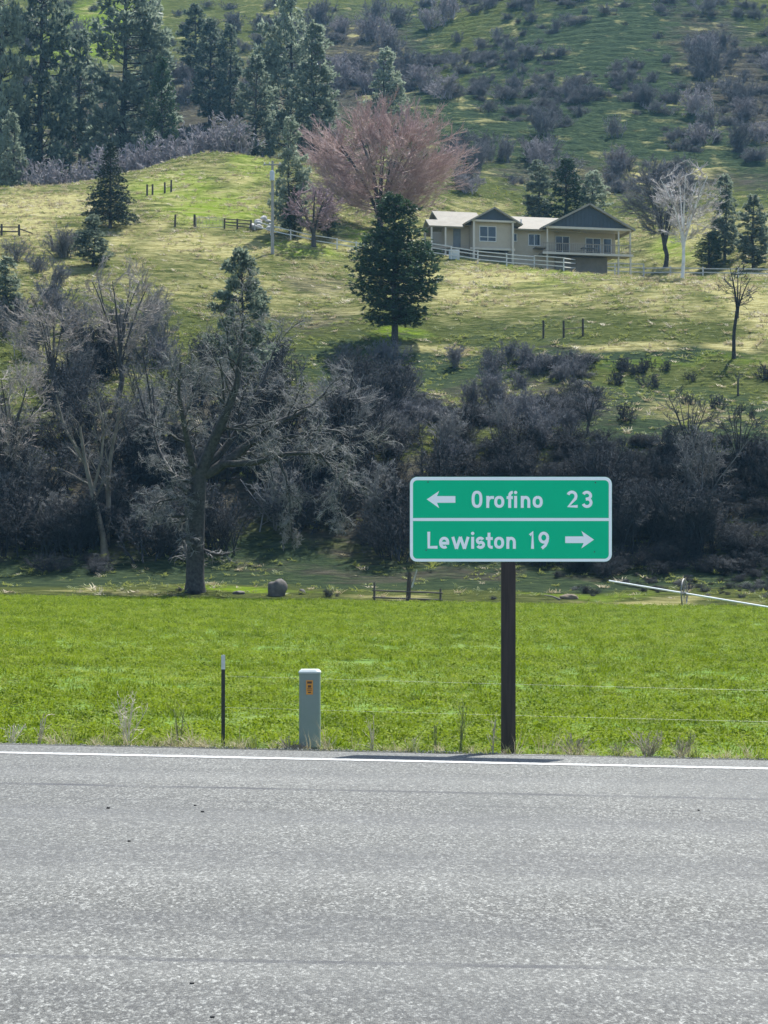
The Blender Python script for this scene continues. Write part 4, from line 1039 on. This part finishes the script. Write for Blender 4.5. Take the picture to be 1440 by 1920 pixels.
M_PEB = plain('dark_stone', (.025, .024, .023), (.06, .058, .055), 40, .8)
PEB = [rock_mesh('pebble', M_PEB, 60+i, 1, .8, .6, .3, 2) for i in range(2)]
for i, (px, py, s, lab) in enumerate(((360, 1845, .013, 'largest dark pebble on the asphalt near the bottom left'), (203, 1516, .02, 'small dark pebble far left on the road'), (366, 1511, .016, 'small dark pebble on the road below the steel post'), (380, 1523, .018, 'dark pebble just nearer than the one below the steel post'),
                                     (242, 1578, .016, 'lone dark pebble on the left half of the road'), (1310, 1520, .016, 'dark pebble on the right part of the road'), (398, 1908, .012, 'dark pebble at the very bottom of the road'))):
    Yp = CAMZ*F/(py-HY-.021*(px-CX)); x = (px-CX)/F*Yp
    tag(link('pebble', PEB[i % 2], None, (x, Yp, -.021*x+s*.3), (0, 0, i), (s*.75, s*.75, s*.6)), lab, 'pebble')

# ------------------------------------------------------------------ far edge of the field
M_WOODG = plain('weathered_wood', (.13, .11, .09), (.06, .05, .042), 6, .85, bump=.4, stretch=(4, 4, 1))
M_WOODD = plain('dark_wood', (.035, .028, .022), (.075, .06, .05), 6, .85, bump=.4, stretch=(4, 4, 1))
M_RAILW = plain('white_rail', (.62, .61, .58), (.48, .47, .44), 3, .7)
def at_ground(px, Y): x = (px-CX)/F*Y; return Vector((x, Y, gz(x, Y)))
Yw = 119.5
wfn = empty('wooden_fence', at_ground(765, Yw)); tag(wfn, 'short weathered wooden rail fence at the far edge of the field', 'fence')
W0 = wfn.location
def rel(px, py, Y, o): return P(px, py, Y)-o
for px, top, r_ in ((702, 1092, .07), (826, 1104, .07)):
    b_ = rel(px, 1134, Yw, W0); MB().bar((b_.x, 0, -.3), (b_.x, 0, rel(px, top, Yw, W0).z), r_, 7, r_*.85).build('post', M_WOODG, wfn)
MB().bar((0, 0, -.3), (.08, 0, rel(768, 1074, Yw, W0).z), .15, 8, .11).build('post', M_WOODD, wfn)
for y0, y1 in ((1107, 1112), (1120, 1125)):
    a, b_ = rel(698, y0, Yw, W0), rel(830, y1, Yw, W0); a.y = b_.y = -.1; MB().bar(a, b_, .045, 6).build('rail', M_WOODG, wfn)
a, b_ = rel(772, 1102, Yw-.3, W0), rel(782, 1068, Yw-.3, W0)
MB().bar(a, b_, .05, 6, .03).build('stay', plain('bleached_wood', (.5, .48, .45), (.3, .28, .25), 6, .7), wfn)

A, B = P(1142, 1089, 119.7), P(1620, 1168, 114.2); d = (B-A).normalized()
wh = (P(1283, 1112.5, 118.0)); tpar = (wh.x-A.x)/d.x; C0 = A+d*tpar
wl = empty('irrigation_wheel_line', (C0.x, C0.y, gz(C0.x, C0.y))); tag(wl, 'long pale irrigation pipe carried on a spoked steel wheel at the field edge', 'irrigation line')
o_ = wl.location
MB().bar(A-o_, B-o_, .05, 8).build('pipe', plain('aluminium_pipe', (.72, .73, .74), (.6, .61, .62), 4, .45, .3), wl)
M_WHEEL = plain('wheel_steel', (.30, .29, .28), (.16, .15, .14), 8, .55, .4)
ax = Vector((.36, -.93, 0)).normalized() if False else Vector((.94, -.34, 0)); e1 = Vector((0, 0, 1)); e2 = ax.cross(e1).normalized()
R_w = C0.z-o_.z-.02; c_ = C0-o_
ring = [c_+(e1*math.cos(a)+e2*math.sin(a))*R_w for a in np.linspace(0, 2*math.pi, 29)]
V, Fq = tubes(np.array([[tuple(p) for p in ring]]), np.full((1, 29), .042), 5); link('rim', np_mesh('rim', V, [Fq], M_WHEEL), wl)
for i in range(8):
    a = i*math.pi/4; MB().bar(c_, c_+(e1*math.cos(a)+e2*math.sin(a))*R_w, .014, 4).build('spoke', M_WHEEL, wl)
MB().bar(c_-ax*.12, c_+ax*.12, .09, 8).build('hub', M_WHEEL, wl)

M_ROCK = plain('dark_rock', (.055, .05, .046), (.13, .115, .10), 3, .9, bump=.6)
M_ROCKP = plain('pale_rock', (.46, .445, .42), (.30, .29, .27), 3, .85, bump=.5)
p_ = at_ground(520, 120.5); tag(link('boulder', rock_mesh('boulder', M_ROCK, 8, .54, .5, .66, .28), None, (p_.x, p_.y, p_.z+.30)), 'dark rounded boulder right of the huge gnarled tree trunk', 'boulder')
p_ = at_ground(566, 121.5); tag(link('boulder', rock_mesh('boulder', M_ROCK, 9, .2, .2, .2, .2), None, (p_.x, p_.y, p_.z+.08)), 'small dark rock beside the rounded boulder', 'boulder')
p_ = at_ground(448, 121.0); tag(link('boulder', rock_mesh('boulder', M_ROCK, 10, .35, .3, .14, .25), None, (p_.x, p_.y, p_.z+.05)), 'flat dark rock between the gnarled trunk and the rounded boulder', 'boulder')
p_ = at_ground(1066, 121.0); tag(link('dirt_clod', rock_mesh('dirt_clod', M_SOIL, 12, .5, .3, .2, .3), None, (p_.x, p_.y, p_.z+.05)), 'clod of bare earth under the road sign at the field edge', 'dirt mound')
a, b_ = P(1020, 1116, 120.6), P(1050, 1124, 120.2); fl = empty('fallen_branch', b_); tag(fl, 'pale fallen branch lying by the clod of bare earth', 'branch')
V, Fq = tubes(np.array([resample([(a-b_)[:], ((a-b_)*.5+Vector((0, 0, .06)))[:], (0, 0, 0)], 6)]), np.linspace(.035, .06, 6)[None], 6); link('stick', np_mesh('stick', V, [Fq], M_PALE), fl)

# ------------------------------------------------------------------ fences on the hill
def rail_fence(name, label, pts, ph, nr, post_m, rail_m, pr=.08, rr=.05, zs=None, group=None, cat='fence', square=False):
    """pts: photograph pixels of the post feet; one post each and nr rails between neighbours"""
    W_ = [hit(*p) if not isinstance(p, Vector) else p for p in pts]
    root = empty(name, W_[0]); tag(root, label, cat, group); o = W_[0]
    for w in W_:
        b = w-o
        if square: MB().box((b.x-pr, b.y-pr, b.z-.3), (b.x+pr, b.y+pr, b.z+ph)).build('post', post_m, root)
        else: MB().bar((b.x, b.y, b.z-.3), (b.x+random.gauss(0, .03), b.y, b.z+ph*random.uniform(.95, 1.05)), pr, 7, pr*.9).build('post', post_m, root)
    for a, b in zip(W_[:-1], W_[1:]):
        for k in range(nr):
            h = ph*((k+.7)/(nr+.0)) if zs is None else ph*zs[k]
            off = Vector((0, -pr-.02, h+random.gauss(0, .025)))
            MB().beam(a-o+off, b-o+off, .05, rr*2).build('rail', rail_m, root)
    return root
rail_fence('rail_fence', 'pale three rail wooden fence across the front of the house', [(806, 480), (846, 486), (896, 494), (950, 499), (1002, 503), (1057, 508), (1108, 512), (1153, 515), (1207, 517)], 1.35, 3, M_RAILW, M_RAILW, .065, .05, (.30, .62, .93), square=True)
rail_fence('rail_fence', 'pale rail fence right of the house behind the white barked tree', [(1207, 519), (1257, 518), (1318, 519), (1384, 521), (1450, 523)], 1.1, 2, M_RAILW, M_RAILW, .08, .06, (.4, .85), square=True)
rail_fence('rail_fence', 'pale curved fence below the utility pole and purple red tree', [(478, 432), (508, 441), (545, 450), (588, 460), (632, 467), (668, 473), (700, 478)], 1.1, 2, M_RAILW, M_RAILW, .07, .05, (.45, .88), square=True)
rail_fence('rail_fence', 'weathered brown rail fence ending at the pale rock pile', [(421, 429), (445, 431), (470, 433)], 1.15, 3, M_WOODD, M_WOODG, .10, .055, (.3, .6, .9))
rail_fence('rail_fence', 'broken brown rail fence at the left edge below the knoll', [(-30, 441), (3, 442), (36, 442)], 1.15, 2, M_WOODD, M_WOODD, .13, .06, (.35, .8))
a = hit(36, 442); bb = hit(62, 440)
br = empty('fallen_rail', a); tag(br, 'fallen dark rail sloping down from the broken fence at left', 'rail')
MB().bar((.1, 0, .7), bb-a+Vector((0, 0, .1)), .07, 6).build('rail', M_WOODD, br)
def lone_post(px, py, h, r_, label, group):
    w = hit(px, py); o = MB().bar((0, 0, -.3), (random.gauss(0, .02), 0, h), r_, 7, r_*.88).build('wooden_post', M_WOODD, None, w)
    tag(o, label, 'post', group)
for px, py, h, lab in ((276, 367, 1.3, 'first from the left of four dark posts on the knoll'), (286, 365, 1.2, 'second from the left of four dark posts on the knoll'), (309, 362, 1.25, 'third from the left of four dark posts on the knoll'), (321, 360, 1.4, 'last at right of four dark posts on the knoll')):
    lone_post(px, py, h, .12, lab, 'dark posts on the knoll')
lone_post(328, 426, 1.35, .11, 'dark post left of the wire gate on the knoll', 'gate posts'); lone_post(365, 427, 1.4, .14, 'thick dark post carrying the wire gate on the knoll', 'gate posts')
ga, gb = hit(368, 428), hit(418, 429); gt = empty('wire_gate', ga); tag(gt, 'grey wire mesh gate between two dark posts on the knoll', 'gate')
v_ = gb-ga
M_GATE = plain('gate_wire', (.28, .28, .27), (.2, .2, .19), 6, .6, .4)
for s in (0, 1): MB().bar(v_*s+Vector((0, 0, .1)), v_*s+Vector((0, 0, 1.15)), .035, 5).build('frame_upright', M_GATE, gt)
for h in (.12, 1.13): MB().bar(Vector((0, 0, h)), v_+Vector((0, 0, h)), .03, 5).build('frame_bar', M_GATE, gt)
for i in range(1, 8): MB().bar(v_*(i/8)+Vector((0, 0, .12)), v_*(i/8)+Vector((0, 0, 1.12)), .010, 4).build('mesh_wire', M_GATE, gt)
for i in range(1, 6): MB().bar(Vector((0, 0, .12+i*.17)), v_+Vector((0, 0, .12+i*.17)), .010, 4).build('mesh_wire', M_GATE, gt)
p3 = [(1019, 634), (1057, 633), (1093, 630)]
for (px, py), h, lab in zip(p3, (1.5, 1.45, 1.5), ('left one of three dark posts on the pasture below the house', 'middle one of three dark posts on the pasture below the house', 'right one of three dark posts on the pasture below the house')):
    lone_post(px, py, h, .10, lab, 'three dark posts below the house')
a, b_ = hit(1057, 633), hit(1093, 630)
rl = empty('fence_rail', a); tag(rl, 'thin rail joining the middle and right posts below the house', 'rail'); MB().bar((0, -.1, .72), b_-a+Vector((0, -.1, .72)), .035, 5).build('rail', M_WOODD, rl)
for i in range(11):
    px = random.uniform(472, 520); py = random.uniform(412, 437); w = hit(px, py)
    s = random.uniform(.22, .5)
    tag(link('pale_rock', rock_mesh('pale_rock', M_ROCKP, 70+i, s, s*.9, s*.75, .25, 2), None, (w.x, w.y, w.z+s*.35+.1)), 'pale rock in the heap beside the utility pole', 'rock', 'heap of pale rocks')
w = hit(100, 470); b0 = empty('tree_stump', w); tag(b0, 'dark leaning broken stump at the left below the knoll', 'stump'); MB().bar((0, 0, -.2), (-.25, 0, 1.5), .2, 7, .08).build('stem', M_WOODD, b0)

# utility pole
w = hit(511, 476); up_ = empty('utility_pole', w); tag(up_, 'pale wooden utility pole with grey transformer beside the curved fence', 'utility pole')
Hp = CAMZ+(HY-302)/F*w.y-w.z
M_POLE = plain('pole_wood', (.36, .34, .31), (.24, .225, .2), 5, .8, stretch=(4, 4, .6))
MB().bar((0, 0, -.5), (0, 0, Hp), .19, 9, .12).build('pole', M_POLE, up_)
MB().box((-.9, -.16, Hp-.45), (.9, -.06, Hp-.32)).build('crossarm', M_POLE, up_)
for x in (-.8, -.3, .75): MB().lathe([(.05, 0), (.07, .05), (.04, .1), (.06, .16), (.02, .2)], (x, -.11, Hp-.32), 8).build('insulator', M_RAILW, up_)
zt = CAMZ+(HY-341)/F*w.y-w.z
MB().lathe([(.2, 0), (.24, .05), (.24, .9), (.2, 1.0), (.08, 1.05)], (-.02, -.42, zt), 12).build('transformer', plain('transformer_grey', (.5, .52, .54), (.42, .44, .46), 3, .5, .2), up_)

# ------------------------------------------------------------------ house
TH = math.radians(13.0)
ho = P(887, 462, 228.6)
hs_ = empty('house', (ho.x, ho.y, ho.z), TH); tag(hs_, 'tan split level house with pale roofs, dark blue gables and a front deck', 'house')
M_TAN = plain('tan_siding', (.42, .365, .285), (.38, .33, .255), 2, .8, bump=.0)
M_BLUE = plain('slate_siding', (.055, .07, .09), (.045, .058, .075), 3, .7)
M_ROOF = plain('pale_roof', (.31, .285, .24), (.255, .235, .20), 1.5, .9, spec=.1)
M_TRIM = plain('trim', (.55, .50, .42), (.48, .44, .37), 3, .7)
M_DARKW = plain('foundation', (.20, .185, .16), (.15, .14, .12), 2, .9)
M_GLASS = plain('window_glass', (.03, .042, .055), (.022, .032, .042), 1, .08, spec=.5)
M_WFR = plain('window_frame', (.62, .62, .60), (.55, .55, .53), 4, .6)
M_DECK = plain('deck_boards', (.30, .26, .21), (.22, .19, .155), 3, .8)
M_DOORC = plain('door_grey', (.16, .18, .20), None, 3, .6)
def hb(name, m, *boxes, parent=None):
    mb = MB()
    for lo, hi in boxes: mb.box(lo, hi)
    return mb.build(name, m, parent or hs_)
# bump-out with the small gable (u 0..4.3)
hb('wall', M_TAN, ((0, .02, -.12), (4.3, 7.0, 2.62)))
hb('floor_beam', M_TRIM, ((-.35, -.25, -.34), (4.5, .0, -.125)))
hb('lower_wall', M_DARKW, ((-.1, 1.0, -3.4), (4.4, 7.0, -.36)))
for x in (-.03, 4.2): hb('column', M_TRIM, ((x-.1, -.5, -3.2), (x+.1, -.3, 2.55)))
hb('beam', M_TRIM, ((-.25, -.52, 2.55), (4.55, -.28, 2.75)))
MB().prism([(-.2, 2.755), (4.5, 2.755), (2.15, 3.95)], -.35, .0).build('gable', M_BLUE, hs_)
def roof_pair(name, u0, u1, uc, we, wr, v0, v1, th=.16, m=M_ROOF):
    """two slopes with the ridge along v"""
    for a, s in ((u0, -1), (u1, 1)):
        rise = wr-we; run = abs(uc-a); nrm = Vector((s*rise, 0, run))
        q = [(a, v0, we), (uc, v0, wr), (uc, v1, wr), (a, v1, we)]
        if s < 0: q = [(a, v1, we), (a, v0, we), (uc, v0, wr), (uc, v1, wr)]
        else: q = [(a, v0, we), (a, v1, we), (uc, v1, wr), (uc, v0, wr)]
        MB().slab(q, nrm, th).build(name, m, hs_)
roof_pair('roof', -.95, 5.25, 2.15, 2.42, 4.12, -.75, 5.2)
# left wing, ridge along u
def slope(name, u0, u1, v0, w0, v1, w1, th=.16, m=M_ROOF):
    nrm = Vector((0, -(w1-w0), v1-v0)) if v1 > v0 else Vector((0, (w0-w1)*-1, abs(v1-v0)))
    q = [(u0, v0, w0), (u1, v0, w0), (u1, v1, w1), (u0, v1, w1)]
    if v1 < v0: q = q[::-1]
    MB().slab(q, Vector((0, (w0-w1)/(v1-v0), 1)), th).build(name, m, hs_)
slope('roof', -3.3, 1.6, .75, 2.35, 4.5, 4.35); slope('roof', -3.3, 1.6, 8.3, 2.35, 4.502, 4.34)
hb('wall', M_TAN, ((-2.6, 1.5, -.1), (-.02, 7.5, 2.55)))
mb = MB(); mb.add([(-2.62, 1.3, 2.5), (-2.62, 7.7, 2.5), (-2.62, 4.5, 4.15), (-2.5, 1.3, 2.5), (-2.5, 7.7, 2.5), (-2.5, 4.5, 4.15)], [(0, 2, 1), (3, 4, 5), (0, 1, 4, 3), (1, 2, 5, 4), (2, 0, 3, 5)]); mb.build('gable', M_BLUE, hs_)
hb('lower_wall', M_DARKW, ((-2.55, 1.6, -3.4), (-.12, 7.4, -.11)))
hb('door', M_DOORC, ((-1.75, 1.44, -.05), (-.95, 1.49, 2.0)))
# porch at the far left
slope('porch_roof', -4.7, -1.0, .1, 2.05, 1.7, 2.95, .14); slope('porch_roof', -4.7, -1.0, 3.3, 2.05, 1.702, 2.945, .14)
for x, y in ((-4.4, .3), (-2.9, .3), (-4.4, 3.0)): hb('porch_post', M_TRIM, ((x-.08, y-.08, -2.0), (x+.08, y+.08, 2.1)))
hb('porch_floor', M_DECK, ((-4.6, .15, -.28), (-.45, 1.42, -.1)))
hb('porch_gable', M_DECK, ((-4.45, .3, 2.0), (-4.37, 3.0, 2.16)))
# middle section
hb('wall', M_TAN, ((4.32, 1.6, -3.2), (9.4, 8.6, 2.25)))
slope('roof', 1.61, 12.0, .8, 2.2, 5.6, 4.30); slope('roof', 1.61, 12.0, 10.3, 2.2, 5.602, 4.29)
def window(u0, u1, w0, w1, v, mull=1):
    g = hb('window', M_GLASS, ((u0, v-.03, w0), (u1, v-.005, w1)))
    f = .07
    hb('frame', M_WFR, ((u0-f, v-.06, w0-f), (u0, v-.004, w1+f)), ((u1, v-.06, w0-f), (u1+f, v-.004, w1+f)), ((u0, v-.06, w1), (u1, v-.004, w1+f)), ((u0, v-.06, w0-f), (u1, v-.004, w0)), parent=g)
    for k in range(mull):
        x = u0+(u1-u0)*(k+1)/(mull+1); hb('mullion', M_WFR, ((x-.035, v-.055, w0), (x+.035, v-.031, w1)), parent=g)
    return g
window(.75, 2.45, .62, 2.1, .02); hb('sill', M_WFR, ((.7, -.06, 1.0), (2.5, -.012, 1.07)))
window(4.75, 5.2, 1.0, 1.7, 1.6, 0); window(6.55, 7.75, .62, 1.75, 1.6)
MB().lathe([(.09, 0), (.09, .55), (.13, .56), (.13, .62)], (6.0, 2.6, 2.85), 8).build('vent_pipe', M_WFR, hs_)
# right section: wide gable over the deck
roof_pair('roof', 7.55, 17.75, 12.65, 2.35, 4.98, -.55, 9.5, .2)
gp = MB().prism([(8.2, 2.44), (17.1, 2.44), (12.65, 4.74)], -.12, .0).build('gable', M_BLUE, hs_)
for i in range(21):
    x = 8.55+i*.41; h = 2.44+(1-abs(x-12.65)/4.45)*2.30-.05
    if h > 2.6: MB().box((x-.03, -.16, 2.46), (x+.03, -.121, h)).build('batten', M_BLUE, gp)
hb('beam', M_TRIM, ((7.9, -.2, 2.20), (17.4, .05, 2.435)))
hb('soffit', M_TRIM, ((8.2, .06, 2.24), (17.1, 2.2, 2.32)))
hb('wall', M_TAN, ((9.42, 2.22, -.3), (16.4, 9.2, 2.235)))
hb('lower_wall', M_DARKW, ((9.42, 1.3, -3.6), (15.2, 9.0, -.52)))
hb('deck_floor', M_DECK, ((7.6, -.1, -.44), (17.55, 2.2, -.32)))
hb('deck_beam', M_TRIM, ((7.55, -.18, -.52), (17.6, -.105, -.28)))
for x in (8.1, 16.0, 17.35): hb('deck_post', M_TRIM, ((x-.08, -.05, -3.2 if x < 9 else -2.9), (x+.08, .11, -.53)))
for x in (8.1, 16.0, 17.3): hb('column', M_TRIM, ((x-.07, -.08, -.27), (x+.07, .06, 2.19)))
rl_ = hb('railing', M_DECK, ((7.6, -.10, .62), (17.5, -.02, .70)), ((7.6, -.09, -.16), (17.5, -.03, -.11)), ((17.42, -.02, .62), (17.5, 2.1, .70)))
for i in range(48):
    x = 7.7+i*.205; MB().box((x-.02, -.085, -.11), (x+.02, -.04, .62)).build('baluster', M_DECK, rl_)
window(9.75, 11.2, -.2, 1.75, 2.22); window(13.1, 14.7, .1, 1.65, 2.22); window(15.1, 15.9, .1, 1.65, 2.22, 0)
hb('stair_platform', M_DECK, ((7.0, .2, .18), (8.2, 1.58, .3)))

# a table and chairs on the deck
dt = empty('deck_table', hs_.matrix_basis @ Vector((13.0, 1.0, -.32)), TH); tag(dt, 'dark patio table behind the deck railing of the house', 'table')
MB().box((-.8, -.45, .68), (.8, .45, .74)).build('table_top', M_DOORC, dt)
for x in (-.7, .7):
    for y in (-.38, .38): MB().box((x-.03, y-.03, 0), (x+.03, y+.03, .68)).build('leg', M_DOORC, dt)
# pale panel behind the fence at the left
w = hit(852, 488); wt = MB().box((-.55, -.1, 0), (.55, .1, 1.25)).build('panel', plain('pale_blue_panel', (.45, .50, .52), (.38, .42, .44), 3, .6)); wt.location = w+Vector((0, .7, -.05)); wt.name = 'water_tank_panel'
tag(wt, 'pale blue grey board panel behind the fence left of the house', 'panel')

# ------------------------------------------------------------------ haze
HZ = 0.00009
if HZ:
    t = NT('haze_air'); pv = t.n('ShaderNodeVolumePrincipled')
    pv.inputs['Color'].default_value = (.30, .66, 1.0, 1); pv.inputs['Density'].default_value = HZ; pv.inputs['Anisotropy'].default_value = .3
    t.l(pv.outputs[0], t.out.inputs['Volume'])
    hz = MB().box((-400, -90, -12), (400, 800, 330)).build('haze', t.m); tag(hz, 'thin blue haze over the valley', 'haze', None, 'stuff')
